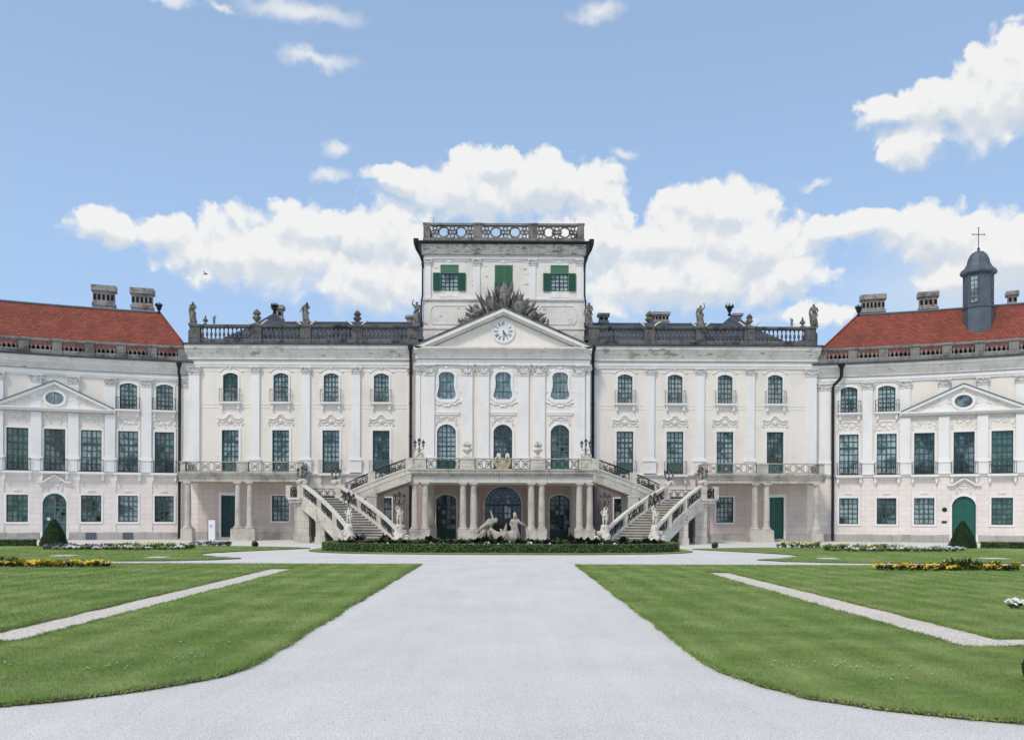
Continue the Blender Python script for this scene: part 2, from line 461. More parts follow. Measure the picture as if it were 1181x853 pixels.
def relief(parent, cx, z, w, h, y, xf, style=0, mat='relief'):
    """stucco cartouche of broken curved mouldings above a window"""
    m = MB()
    for sx in (-1, 1):
        pts = [(cx+sx*u*w/2, y-.05, z+v*h) for u, v in ((0, 1.0), (.18, .93), (.38, .62), (.6, .5), (.8, .56), (.95, .70), (1.02, .58), (.93, .42), (.8, .44))]
        m.tube(pts, .075, 6)
        pts = [(cx+sx*u*w/2, y-.04, z+v*h) for u, v in ((0, .78), (.2, .68), (.36, .36), (.55, .22), (.78, .22), (.98, .30), (1.08, .1), (1.0, -.08), (.9, .02))]
        m.tube(pts, .05, 5)
        m.tube([(cx+sx*u*w/2, y-.03, z+v*h) for u, v in ((.08, .5), (.25, .3), (.18, .05), (.04, .15), (.1, .3))], .045, 5)
        for u, v in ((.45, .02), (.7, .0), (.3, -.05)):
            m.ball(cx+sx*u*w/2, y-.02, z+v*h, .08, .05, .06, 6, 4)
    m.ball(cx, y-.05, z+h*.35, w*.09, .09, h*.26, 8, 6)
    m.ball(cx, y-.05, z+h*1.02, w*.08, .08, h*.12, 8, 4)
    return m.build('ornament', mat, parent, xf, smooth=True)
def swag(parent, cx, z, w, h, y, xf, n=16, mat='relief', seed=0):
    r = random.Random(seed); m = MB()
    for sx in (-1, 1):
        m.tube([(cx+sx*u*w/2, y-.03, z+v*h) for u, v in ((0, .85), (.3, .95), (.6, .8), (.85, .95), (.95, .6), (.85, .2), (.98, -.1), (.9, -.3), (.8, -.15))], .05, 5)
        m.tube([(cx+sx*u*w/2, y-.03, z+v*h) for u, v in ((.1, .6), (.3, .35), (.5, .45), (.6, .7), (.45, .75))], .04, 5)
    for i in range(n):
        m.ball(cx+r.uniform(-.5, .5)*w, y-.02, z+h*(.35+r.uniform(-.35, .5)), r.uniform(.05, .12), .06, r.uniform(.04, .1), 6, 4)
    return m.build('ornament', mat, parent, xf, smooth=True)

def pilaster(parent, cx, z0, z1, w, y, xf, caph=.6, ped=None, out=.2, mat='white', capmat='capital', panel=False):
    """flat pilaster: shaft; capital and pedestal are sub-parts"""
    m = MB(); m.box(cx-w/2, cx+w/2, y-out, y+.01, z0, z1-caph)
    if panel: m.ring([(cx-w/2+.16, z0+.3), (cx-w/2+.16, z1-caph-.2), (cx+w/2-.16, z1-caph-.2), (cx+w/2-.16, z0+.3)],
                     [(cx-w/2+.1, z0+.24), (cx-w/2+.1, z1-caph-.14), (cx+w/2-.1, z1-caph-.14), (cx+w/2-.1, z0+.24)], y-out-.02, y-out+.01)
    p = m.build('pilaster', mat, parent, xf)
    c = MB(); za = z1-caph
    c.box(cx-w/2-.03, cx+w/2+.03, y-out-.05, y, za-.06, za+.03)
    c.prism([(cx-w/2, za+.03), (cx+w/2, za+.03), (cx+w/2+.1, z1-.12), (cx-w/2-.1, z1-.12)], y-out-.02, y)
    c.box(cx-w/2-.14, cx+w/2+.14, y-out-.14, y, z1-.12, z1-.002)
    for sx in (-1, 1):
        P = lambda u, v: (u, y-out-.08, v)
        scroll(c, P, cx+sx*(w/2-.02), z1-.12-caph*.28, caph*.26, 1.2, pi/2, -sx, .05, 8)
        c.ball(cx+sx*w*.22, y-out-.05, za+caph*.3, w*.13, .06, caph*.16, 6, 4)
    c.ball(cx, y-out-.06, z1-.22, w*.12, .07, .1, 6, 4); c.ball(cx, y-out-.05, za+caph*.28, w*.12, .06, caph*.2, 6, 4)
    c.build('capital', capmat, p, xf)
    if ped:
        zb, pw = ped
        q = MB(); q.box(cx-pw/2, cx+pw/2, y-out-.06, y+.01, zb, z0-.28)
        q.box(cx-pw/2-.06, cx+pw/2+.06, y-out-.12, y+.01, z0-.30, z0-.18)
        q.prism([(cx-pw/2-.02, z0-.18), (cx+pw/2+.02, z0-.18), (cx+w/2+.03, z0+.02), (cx-w/2-.03, z0+.02)], y-out-.05, y+.01)
        q.box(cx-pw/2-.05, cx+pw/2+.05, y-out-.1, y+.01, zb, zb+.16)
        q.build('pedestal', mat, p, xf)
    return p
BAL = [(.085, 0), (.085, .06), (.05, .09), (.055, .2), (.1, .36), (.095, .46), (.045, .66), (.04, .8), (.065, .85), (.085, .9), (.085, 1.)]
def balustrade(parent, x0, x1, y, z0, z1, dies, mat, xf=None, step=.42, dw=.8, thick=.34, name='balustrade', flat=False, seed=1):
    """rails, balusters and dies of a parapet; each stretch between two dies is one part"""
    rb, rt = z0+.42, z1-.26
    segs = []; ds = sorted(dies)
    prev = x0
    for d in ds+[None]:
        a = prev; b = (d-dw/2) if d is not None else x1
        if b-a > .3: segs.append((a, b))
        if d is not None: prev = d+dw/2
    for (a, b) in segs:
        m = MB(); nx = max(1, int((b-a)/2))
        m.sweep([(-y-thick/2, z0), (-y+thick/2+.02, z0), (-y+thick/2+.02, z0+.28), (-y+thick/2-.06, rb), (-y-thick/2, rb)], a, b, nx)
        m.sweep([(-y-thick/2-.03, rt), (-y+thick/2+.03, rt), (-y+thick/2+.1, rt+.1), (-y+thick/2+.1, z1), (-y-thick/2-.1, z1), (-y-thick/2-.1, rt+.1)], a, b, nx)
        n = max(1, round((b-a)/step))
        for i in range(n):
            x = a+(b-a)*(i+.5)/n
            m.lathe([(r*1.25, h*(rt-rb)) for r, h in BAL], x, y, rb, 8)
        m.build(name, mat, parent, xf)
    for d in ds:
        m = MB(); m.box(d-dw/2, d+dw/2, y-thick/2-.06, y+thick/2+.06, z0, z1-.02)
        m.box(d-dw/2-.05, d+dw/2+.05, y-thick/2-.12, y+thick/2+.1, z0, z0+.3)
        m.box(d-dw/2-.07, d+dw/2+.07, y-thick/2-.15, y+thick/2+.14, z1-.16, z1+.02)
        m.box(d-dw/2+.14, d+dw/2-.14, y-thick/2-.09, y, rb+.08, rt-.05)
        m.build('balustrade_pier', mat, parent, xf)
ROLL = 0.18
# ================================================================== MAIN PALACE
pal = thing('palace', (0, 0, 0), 'cream baroque palace main block with columned white centre, clock gable and square lookout tower', 'palace')
MX = 28.9
WX = [11.24, 15.86, 20.48, 25.12]           # window axes of a side wing of the main block
SY = -1.2                                    # front plane of the projecting centre
SX = 7.75
ZC = 16.5
wrand = random.Random(3)
for sd in (-1, 1):
    X = lambda v: v*sd
    holes = []
    for i, x in enumerate(WX):
        holes.append((sd*x-.68, sd*x+.68, 12.68, 15.34))
        holes.append((sd*x-.77, sd*x+.77, 6.16, 10.08))
    g = []
    lo, hi = (SX, MX) if sd > 0 else (-MX, -SX)
    wall('wall', 'cream', pal, lo, hi, 6.16, 16.0, 0, holes)
    gh = [(sd*25.12-.82, sd*25.12+.82, .24, 4.08)] + [(sd*x-.79, sd*x+.79, 1.72, 4.06) for x in WX[1:3]] + [(sd*11.0-.75, sd*11.0+.75, .1, 3.9)]
    cuts = [SX, 14.0, 17.9, 28.1, MX]
    for k, mt in enumerate(('pink_shade', 'pink', 'pink_balcony_shade', 'pink')):
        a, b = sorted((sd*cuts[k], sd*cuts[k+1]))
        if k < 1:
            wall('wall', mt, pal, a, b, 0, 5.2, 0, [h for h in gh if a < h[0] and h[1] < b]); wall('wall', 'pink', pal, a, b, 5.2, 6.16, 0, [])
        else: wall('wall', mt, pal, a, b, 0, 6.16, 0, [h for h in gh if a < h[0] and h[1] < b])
    xe = sd*(MX)
    m = MB(); m.face([(xe, 0, 0), (xe, 12, 0), (xe, 12, 17.5), (xe, 0, 17.5)]); m.build('wall', 'cream', pal)
    # raised wall panels between the pilasters (thin mouldings)
    for i, x in enumerate(WX):
        window(pal, sd*x, 12.68, 15.34, 1.36, 0, None, rise=.24, cols=4, rows=5, gl='glass_pale' if (i+(sd > 0)) % 3 else 'glass',
               depth=.22, sur=.17, sill=True, railing=(1.15, 'iron_grey'), fr='green')
        window(pal, sd*x, 6.16, 10.08, 1.54, 0, None, cols=4, rows=6, panel=1.0, transom=4, sur=.2,
               gl=['glass_dark', 'glass', 'glass', 'glass'][i if sd < 0 else 3-i], fr='green')
        if x < 17:
            q = MB(); q.box(sd*x-1.1, sd*x+1.1, -.55, -.0, 5.92, 6.12)
            for sx in (-1, 1):
                xx = sd*x+sx*.9; q.prism([(xx-.1, 5.92), (xx+.1, 5.92), (xx+.1, 5.5), (xx, 5.2), (xx-.1, 5.5)], -.3, -.005)
            q.build('balcony_sill', 'white', pal)
            plain_railing(sd*x-1.02, sd*x+1.02, -.5, 6.14, 7.3, -.02, 12).build('railing', 'iron_grey', pal)
        relief(pal, sd*x, 10.6, 2.2, .95, 0, None)
        q = MB(); q.tube([(sd*x+u*1.36, -.03, 15.36+v) for u, v in ((-.85, .08), (-.7, .1), (-.45, .38), (0, .5), (.45, .38), (.7, .1), (.85, .08))], .05, 5)
        q.ball(sd*x, -.05, 15.8, .12, .07, .14, 6, 4); q.build('hood_mould', 'relief', pal, smooth=True)
    for x in (13.55, 18.17, 22.8):
        pilaster(pal, sd*x, 7.6, 15.9, .76, 0, None, caph=.56, ped=(6.2, 1.06))
    pilaster(pal, sd*(MX-.5), 6.2, 15.9, .98, 0, None, caph=.7, out=.25)
    pilaster(pal, sd*8.55, 6.2, 15.9, .5, 0, None, caph=.6, out=.1)
    # thin double string line on the wall field
    for (xa, xb) in ((8.9, 10.2), (12.3, 13.1), (14.0, 14.8), (16.9, 17.75), (18.6, 19.4), (21.5, 22.35), (23.25, 24.1), (26.2, 27.9)):
        a, b = sorted((sd*xa, sd*xb)); q = MB(); q.box(a, b, -.03, .01, 12.42, 12.48); q.box(a, b, -.03, .01, 12.12, 12.17)
        q.box(a, b, -.03, .01, 15.5, 15.55)
        q.build('wall_moulding', 'relief', pal)
    # ground floor
    window(pal, sd*20.48, 1.72, 4.06, 1.58, 0, None, cols=4, rows=5, gl='glass', sur=.14, transom=None)
    if sd: window(pal, sd*15.86, 1.72, 4.06, 1.58, 0, None, cols=4, rows=5, gl='glass_dark', sur=.14)
    window(pal, sd*11.0, .1, 3.9, 1.5, 0, None, cols=2, rows=4, gl='glass_dark', fr='door_dark', sur=.12, name='door')
    # solid panelled door under the balcony
    x = sd*25.12; d = MB()
    for s2 in (-1, 1):
        c = x+s2*.41
        d.box(c-.4, c+.4, .16, .22, .26, 4.06)
        for za, zb in ((.45, 1.3), (1.5, 2.7), (2.9, 3.85)): d.box(c-.28, c+.28, .13, .17, za, zb)
    dd = d.build('door', 'door_green' if sd > 0 else 'door_dark', pal)
    q = MB(); q.ring(arc_outline(x, .24, 4.08, 1.64, 0), arc_outline(x, .24, 4.36, 2.1, 0), -.06, .1, closed=False); q.build('surround', 'white', dd)
    MB().box(x-.06, x-.03, .08, .13, 1.8, 2.1).build('handle', 'iron_grey', dd)
    MB().box(x-1.2, x+1.2, -.5, .2, 0, .24).build('doorstep', 'plinth', dd)
    # plinth
    q = MB()
    for (xa, xb) in ((10-0+1.9, 24.1), (26.15, MX+.0)):
        a, b = sorted((sd*xa, sd*xb)); q.box(a, b, -.1, .01, 0, .7)
    q.build('plinth', 'plinth', pal)
    a, b = sorted((sd*SX, sd*MX))
    MB().sweep([(-.01, 5.86), (.1, 5.86), (.16, 6.0), (.22, 6.04), (.22, 6.14), (-.01, 6.14)], a, b, 1).build('string_course', 'white', pal)
    # entablature: architrave, dark-lined frieze, heavy cornice
    a, b = sorted((sd*(SX-.2), sd*(MX+.12)))
    MB().sweep([(-.2, 15.9), (.12, 15.9), (.14, 16.1), (.2, 16.12), (.2, 16.5), (-.2, 16.5)], a, b).build('architrave', 'white', pal)
    a, b = sorted((sd*(SX-.2), sd*(MX+.25)))
    MB().sweep([(-.2, 16.5), (.26, 16.5), (.30, 16.56), (.14, 16.6), (.14, 16.9), (.3, 17.1), (.46, 17.2), (.46, 17.34), (.62, 17.5), (.70, 17.54), (.70, 17.82), (-.2, 17.82)], a, b).build('cornice', 'cornice', pal)
    MB().box(*sorted((sd*(SX-.2), sd*(MX+.27))), -.33, -.2, 16.5, 16.545).build('shadow_line', 'shadow_strip', pal)
    MB().box(*sorted((sd*(SX+.0), sd*(MX+.45))), -.82, .2, 17.82, 17.97).build('gutter', 'slate', pal)
    # roof parapet
    dies = [sd*v for v in (28.2, 22.6, 18.1, 13.4, 8.3)]
    a, b = sorted((sd*8.0, sd*(MX)))
    balustrade(pal, a, b, -.42, 17.97, 19.66, dies, 'dark_stone', step=.38, dw=.95)
    MB().box(sd*MX-.2, sd*MX+.2, .2, 10, 17.5, 19.3).build('parapet', 'dark_stone', pal)
    # side end of the roof, hipped pavilion end and long low ridge
    rf = MB()
    A = [(sd*24.9, .6, 18.6), (sd*24.9, 11, 18.6), (sd*8, 11, 18.6), (sd*8, .6, 18.6)]
    # long roof
    rf.face([(sd*21.5, .6, 18.6), (sd*7.5, .6, 18.6), (sd*7.5, 4.5, 21.0), (sd*21.5, 4.5, 21.0)])
    rf.face([(sd*21.5, 9.0, 18.6), (sd*7.5, 9.0, 18.6), (sd*7.5, 4.5, 21.0), (sd*21.5, 4.5, 21.0)])
    # pavilion pyramid
    ap = (sd*22.3, 4.5, 21.95)
    c = [(sd*26.0, .3, 18.6), (sd*18.2, .3, 18.6), (sd*18.2, 8.7, 18.6), (sd*26.0, 8.7, 18.6)]
    for i in range(4):
        p, q2 = c[i], c[(i+1) % 4]
        pm = tuple((p[k]+ap[k])/2-(.18 if k == 2 else 0) for k in range(3)); qm = tuple((q2[k]+ap[k])/2-(.18 if k == 2 else 0) for k in range(3))
        rf.face([p, q2, qm, pm]); rf.face([pm, qm, ap])
    roof = rf.build('roof', 'slate', pal, recalc=False)
    MB().tube([(sd*21.4, 4.5, 21.03), (sd*7.5, 4.5, 21.03)], .09, 6).build('ridge_cap', 'lead', roof)
    MB().slab([(sd*28.5, .3), (sd*7.6, .3), (sd*7.6, 11.8), (sd*28.5, 11.8)], 17.9, 18.1).build('roof_gutter_deck', 'slate', roof)
MB().face([(-MX, 12, 0), (-MX, 12, 17.8), (MX, 12, 17.8), (MX, 12, 0)])

def chimney(x, y, z0, z1, w, d, mat, parent, xf=None, slots=True, cap=.16):
    m = MB(); h = z1-z0
    m.box(x-w/2, x+w/2, y-d/2, y+d/2, z0, z0+h*.42)
    m.box(x-w/2-.06, x+w/2+.06, y-d/2-.06, y+d/2+.06, z0+h*.42, z0+h*.5)
    m.box(x-w/2+.04, x+w/2-.04, y-d/2+.04, y+d/2-.04, z0+h*.5, z0+h*.84)
    m.box(x-w/2-.12, x+w/2+.12, y-d/2-.12, y+d/2+.12, z0+h*.84, z1)
    o = m.build('chimney', mat, parent, xf)
    if slots:
        n = max(2, int(w/.32)); q = MB()
        for i in range(n):
            xx = x-w/2+w*(i+.5)/n; q.box(xx-w/n*.3, xx+w/n*.3, y-d/2+.01, y-d/2+.035, z0+h*.58, z0+h*.74)
        q.build('vent_slot', 'void', o, xf)
    return o
M['chimney'] = aged('chimney_render', (.36, .34, .32), (.10, .095, .09), .85, 1.2, fine=.25, peel=(.22, .14, .11), peelamt=.3)
for (x, z0, z1, w) in ((-22.4, 20.6, 23.0, .95), (-19.8, 20.3, 21.35, .7), (9.9, 20.8, 22.35, .95), (15.5, 20.8, 22.5, 1.75), (23.2, 21.0, 22.4, .8)):
    chimney(x, 6.2, z0, z1, w, .8, 'chimney', pal, slots=w > .9)
MB().lathe([(.5, 0), (.55, .15), (.3, .25), (.35, .8), (.55, 1.0), (.55, 1.2)], -9.2, 5.5, 20.7, 8).build('chimney', 'chimney', pal)

# ---- projecting centre
wz = [5.13, 0, -5.17]; wz = [-5.15, 0, 5.15]
CX = [-5.15, -.02, 5.17]
holes = []
for x in CX: holes += [(x-.87, x+.87, 6.1, 10.56), (x-.82, x+.82, 12.86, 15.28)]
wall('wall', 'cream', pal, -SX, SX, 6.0, 16.3, SY, holes)
wall('wall', 'pink_portico_shade', pal, -SX, SX, 0, 6.0, SY, [(CX[0]-.9, CX[0]+.9, .1, 4.18), (-1.6, 1.64, .1, 4.9), (CX[2]-.9, CX[2]+.9, .1, 4.18)])
for sd in (-1, 1):
    m = MB(); m.face([(sd*SX, SY, 0), (sd*SX, 0, 0), (sd*SX, 0, 17.4), (sd*SX, SY, 17.4)]); m.build('wall', 'cream', pal)
def hourglass(cx, z0, z1, hw, grow=0):
    """bulging-foot window outline"""
    prof = [(-1, .0), (-.55, -.02), (-1., .0)]
    h = z1-z0; L = []
    side = [(.30, 0), (.62, .035), (.78, .09), (1.0, .13), (.98, .2), (.84, .33), (.76, .48), (.74, .62), (.76, .76), (.80, .86), (.72, .9), (.62, .955), (.34, 1.0)]
    for u, v in side: L.append((cx-u*hw-(grow if v > .02 or u > .4 else grow*.4), z0-grow+v*(h+2*grow)))
    L.append((cx, z0-grow+1.015*(h+2*grow)))
    for u, v in reversed(side): L.append((cx+u*hw+(grow if v > .02 or u > .4 else grow*.4), z0-grow+v*(h+2*grow)))
    return L
def hgw(z, z0, z1, hw):
    L = hourglass(0, z0, z1, hw); best = hw
    pts = [p for p in L if p[0] > 0]
    for (a, b), (c, d) in zip(pts[:-1], pts[1:]):
        if min(b, d) <= z <= max(b, d) and abs(b-d) > 1e-6: return a+(c-a)*(z-b)/(d-b)
    return hw*.7
for x in CX:
    z0, z1, hw = 12.74, 15.3, .9
    inn = hourglass(x, z0, z1, hw); inn2 = hourglass(x, z0, z1, hw-.07, -.0)
    m = MB(); m.ring(inn2, hourglass(x, z0, z1, hw+.02), SY+.1, SY+.2)
    m.box(x-.035, x+.035, SY+.12, SY+.19, z0+.02, z1-.02)
    for k in (.33, .67):
        zz = z0+(z1-z0)*k; a = hgw(zz, z0, z1, hw)-.04; m.box(x-a, x+a, SY+.12, SY+.19, zz-.03, zz+.03)
    for sx in (-1, 1): m.box(x+sx*.36-.015, x+sx*.36+.015, SY+.13, SY+.18, z0+.05, z1-.16)
    w_ = m.build('window', 'green_mid', pal)
    g = MB(); c0 = (x, SY+.175, (z0+z1)/2); L = inn2
    for i in range(len(L)): p, q2 = L[i], L[(i+1) % len(L)]; g.face([c0, (p[0], SY+.175, p[1]), (q2[0], SY+.175, q2[1])])
    g.build('pane', 'glass_blue', w_)
    s_ = MB(); s_.ring(inn, hourglass(x, z0, z1, hw, .24), SY-.1, SY+.14)
    s_.ring(hourglass(x, z0, z1, hw, .18), hourglass(x, z0, z1, hw, .32), SY-.03, SY+.02)
    # outer fill to the square opening
    rectish = [(min(max(px, x-1.45), x+1.45), pz) for px, pz in hourglass(x, z0, z1, hw, .5)]
    s_.ring(hourglass(x, z0, z1, hw, .02), rectish, SY-.012, SY+.1)
    for sx in (-1, 1):
        s_.tube([(x+sx*u, SY-.06, z) for u, z in ((1.18, 13.6), (1.42, 13.35), (1.5, 13.0), (1.3, 12.6), (1.0, 12.52), (.8, 12.35), (.4, 12.42), (.2, 12.2), (0, 12.25))], .06, 5)
        s_.tube([(x+sx*u, SY-.06, z) for u, z in ((0, 15.75), (.3, 15.72), (.6, 15.5), (.95, 15.4), (1.1, 15.1))], .05, 5)
    s_.ball(x, SY-.08, 15.72, .2, .1, .14, 8, 4)
    s_.build('surround', 'white', w_)
    # french door to the terrace
    window(pal, x, 6.1, 10.56, 1.7, SY, None, rise=.62, cols=4, rows=6, panel=1.15, transom=3, sur=.2, gl=('glass_dark' if x else 'glass') if x > -4 else 'glass', fr='green' if x < 4 else 'green_mid', name='terrace_door', bar=.05)
    q = MB(); q.box(x-1.15, x+1.15, SY-.12, SY+.01, 11.42, 11.62); q.box(x-1.2, x+1.2, SY-.16, SY+.01, 11.6, 11.68); q.build('wall_moulding', 'white', pal)
    swag(pal, x, 10.75, 1.9, .55, SY, None, 12, seed=int(x*10)+99)
    q = MB(); q.tube([(x+u, SY-.06, z) for u, z in ((-1.0, 10.55), (-.7, 11.0), (-.3, 11.2), (0, 11.28), (.3, 11.2), (.7, 11.0), (1.0, 10.55))], .05, 5); q.build('hood_mould', 'relief', pal)
q = MB()
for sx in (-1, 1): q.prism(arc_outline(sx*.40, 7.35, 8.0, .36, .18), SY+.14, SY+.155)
q.build('painted_daylight_pane', 'bright', pal)  # pale shapes painted in for daylight showing through the terrace door
for x in (-6.72, -3.27, -1.78, 1.82, 3.3, 6.92):
    pilaster(pal, x, 7.6, 15.95, .98, SY, None, caph=.95, ped=(6.1, 1.2), out=.2, panel=False)
for sd in (-1, 1): pilaster(pal, sd*7.72, 6.1, 15.95, .36, SY, None, caph=.8, out=.1)
# entablature of the centre
MB().sweep([(1.0, 15.95), (1.44, 15.95), (1.46, 16.2), (1.52, 16.22), (1.52, 16.42), (1.0, 16.42)], -SX-.1, SX+.1).build('architrave', 'white', pal)
MB().sweep([(1.0, 16.42), (1.56, 16.42), (1.6, 16.5), (1.42, 16.54), (1.42, 16.95), (1.6, 17.12), (1.76, 17.2), (1.9, 17.32), (1.96, 17.34), (1.96, 17.5), (1.0, 17.5)], -SX-.2, SX+.2).build('cornice', 'cornice_wing', pal)
MB().box(-SX-.2, SX+.2, -1.62, -1.5, 16.42, 16.46).build('shadow_line', 'shadow_strip', pal)
PH = 3.45
pz = lambda x, z0=17.5: z0+PH*(1-abs(x)/(SX+.15))
MB().prism([(-SX-.2, 17.5), (SX+.2, 17.5), (0, 17.5+PH-.15)], SY-.12, SY+2.0).build('pediment', 'cream', pal)
for sd in (-1, 1):
    e = Vector((-(SX+.15)*sd, 0, PH)).normalized()
    a = (sd*(SX+.25), 17.45)
    def pts(o0, o1):
        sl = PH/(SX+.15)
        return [(sd*(SX+.25), 17.5+o0-.05), (0, 17.5+PH+o0), (0, 17.5+PH+o1), (sd*(SX+.25), 17.5+o1-.05)]
    MB().prism(pts(-.30, .02), SY-.76, SY+.3).build('raking_cornice', 'white', pal)
    MB().prism(pts(-.52, -.30), SY-.42, SY+.3).build('raking_moulding', 'cornice_wing', pal)
    MB().prism(pts(-.60, -.52), SY-.22, SY+.3).build('shadow_line', 'shadow_strip', pal)
    MB().prism(pts(.02, .2), SY-.82, SY+2.4).build('raking_coping', 'dark_stone', pal)
# clock: ring, white dial, roman numerals, hands
CZ = 18.98; cy = SY-.14
ck = MB(); circ = lambda r, n=40: [(r*cos(2*pi*i/n), CZ+r*sin(2*pi*i/n)) for i in range(n)]
ck.prism(circ(.96), cy-.04, cy+.03)
clk = ck.build('clock', 'white_paint', pal)
q = MB(); q.ring(circ(.96), circ(1.06), cy-.1, cy+.02); q.ring(circ(.40), circ(.43), cy-.06, cy-.035); q.build('clock_rim', 'relief', clk)
nums = ['XII', 'I', 'II', 'III', 'IIII', 'V', 'VI', 'VII', 'VIII', 'IX', 'X', 'XI']
q = MB()
for i, s in enumerate(nums):
    a = radians(90-30*i); tot = len(s)*.075; r0 = .5; r1 = .86
    rad = Vector((cos(a), 0, sin(a))); tan = Vector((sin(a), 0, -cos(a)))
    base = Vector((0, cy-.05, CZ))
    def stroke(u0, r_0, u1, r_1, w=.03):
        p = base+rad*r_0+tan*u0; p2 = base+rad*r_1+tan*u1
        q.tube([p, p2], w*.45, 4)
    u = -tot/2
    for ch in s:
        c = u+.0375
        if ch == 'I': stroke(c, r0, c, r1)
        elif ch == 'V': stroke(c, r0, c-.035, r1); stroke(c, r0, c+.035, r1)
        else: stroke(c-.035, r0, c+.035, r1); stroke(c+.035, r0, c-.035, r1)
        u += .075
q.build('numerals', 'black', clk)
for nm, ang, ln, w in (('hour_hand', radians(90-30*4.85), .52, .05), ('minute_hand', radians(90-6*29), .62, .035)):
    MB().tube([(-.1*cos(ang), cy-.09, CZ-.1*sin(ang)), (ln*cos(ang), cy-.09, CZ+ln*sin(ang))], w, 4).build(nm, 'black', clk)
# flat roof behind the pediment
MB().slab([(-SX, .2), (SX, .2), (SX, 12), (-SX, 12)], 17.6, 17.8).build('roof', 'slate', pal)

# ---- lookout tower
TY = 1.5; TX = 7.5
holes = [(x-.84, x+.84, 23.36, 25.78) for x in (-5.1, .0, 5.24)]
wall('wall', 'cream_tower', pal, -TX, TX, 22.55, 27.6, TY, holes)
wall('wall', 'cream_tower', pal, -TX-.06, TX+.06, 17.6, 22.5, TY-.1, [])
for sd in (-1, 1):
    m = MB(); m.face([(sd*TX, TY, 17), (sd*TX, TY+13, 17), (sd*TX, TY+13, 27.6), (sd*TX, TY, 27.6)]); m.build('wall', 'cream_tower', pal)
    # recessed-look framed panel of the lower storey
    xa, xb = sorted((sd*6.9, sd*3.2)); k = .3
    o = [(xa, 20.6), (xa+k, 20.2), (xb-k, 20.2), (xb, 20.6), (xb, 21.6), (xb-k, 22.0), (xa+k, 22.0), (xa, 21.6)]
    i_ = [(px+(.07 if px < (xa+xb)/2 else -.07), pz_+(.07 if pz_ < 21 else -.07)) for px, pz_ in o]
    MB().ring(i_, o, TY-.15, TY-.09).build('wall_panel', 'relief', pal)
MB().face([(-TX, TY+13, 17), (TX, TY+13, 17), (TX, TY+13, 27.6), (-TX, TY+13, 27.6)])
MB().sweep([(-TY-.1, 22.42), (-TY+.22, 22.42), (-TY+.26, 22.5), (-TY+.26, 22.6), (-TY-.1, 22.64)], -TX-.12, TX+.12).build('string_course', 'relief', pal)
MB().sweep([(-TY-.1, 19.75), (-TY+.18, 19.75), (-TY+.18, 19.9), (-TY-.1, 19.9)], -TX-.12, TX+.12).build('string_course', 'relief', pal)
for x in (-7.15, -2.55, 2.68, 7.17): pilaster(pal, x, 22.66, 26.35, .62, TY, None, caph=.55, out=.12)
MB().sweep([(-TY-.1, 26.35), (-TY+.14, 26.35), (-TY+.16, 26.5), (-TY-.1, 26.5)], -TX, TX).build('architrave', 'white', pal)
M['frieze'] = aged('tower_frieze_plaster', (.72, .69, .63), (.36, .33, .29), .8, 1.5, fine=.1, peel=(.3, .27, .24), peelamt=.5)
MB().sweep([(-TY-.1, 26.75), (-TY+.14, 26.75), (-TY+.22, 26.95), (-TY+.3, 27.1), (-TY+.42, 27.3), (-TY+.5, 27.62), (-TY-.1, 27.62)], -TX-.2, TX+.2).build('cornice', 'frieze', pal)
MB().box(-TX-.05, TX+.05, TY-.17, TY-.13, 26.72, 26.76).build('shadow_line', 'shadow_strip', pal)
for x in (-5.1, .0, 5.24):
    if x == 0:
        m = MB()
        for s2 in (-1, 1):
            c = x+s2*.41; m.box(c-.4, c+.4, TY-.06, TY, 23.36, 25.78)
            for k in range(22): zz = 23.46+k*.104; m.box(c-.33, c+.33, TY-.09, TY-.055, zz, zz+.05)
        wn = m.build('window', 'blind', pal)
        m = MB(); m.box(-.86, .86, TY-.1, TY-.04, 23.3, 24.15); m.build('lower_shutter', 'shutter', wn)
    else:
        wn = window(pal, x, 23.36, 25.0, 1.66, TY, None, cols=4, rows=4, gl='glass_pale', fr='door_dark', sur=0, depth=.1, mull=.13)
        m = MB(); m.box(x-.84, x+.84, TY-.05, TY+.01, 24.98, 25.78); m.box(x-.84, x+.84, TY-.08, TY-.04, 25.7, 25.8); m.build('blind', 'blind', wn)
        for s2 in (-1, 1):
            c = x+s2*1.19; m = MB(); m.ring([(c-.27, 23.45), (c-.27, 24.95), (c+.27, 24.95), (c+.27, 23.45)], [(c-.34, 23.36), (c-.34, 25.04), (c+.34, 25.04), (c+.34, 23.36)], TY-.13, TY-.06)
            for k in range(14): zz = 23.47+k*.106; m.box(c-.27, c+.27, TY-.115, TY-.07, zz, zz+.075)
            m.box(c-.29, c+.29, TY-.08, TY-.07, 23.4, 25.0)
            m.build('shutter', 'shutter', wn)
    q = MB(); q.ring(arc_outline(x, 25.8, 25.81, 1.3, .0), arc_outline(x, 25.8, 26.02, 1.5, .1)[:4] if False else arc_outline(x, 25.8, 26.0, 1.7, 0), TY-.06, TY, closed=False)
    q.ball(x, TY-.06, 26.12, .26, .06, .12, 8, 4)
    q.tube([(x+u, TY-.05, 26.05+v) for u, v in ((-1.9, .12), (-.5, .12), (-.3, .02))], .03, 4); q.tube([(x-u, TY-.05, 26.05+v) for u, v in ((-1.9, .12), (-.5, .12), (-.3, .02))], .03, 4)
    q.build('ornament', 'relief', pal)
    if x:
        q = MB(); q.prism([(x-.95, 22.8), (x+.95, 22.8), (x+.8, 23.1), (x-.8, 23.1)], TY-.05, TY); q.ball(x, TY-.04, 22.95, .3, .06, .1, 8, 4)
        q.build('apron', 'white', pal)
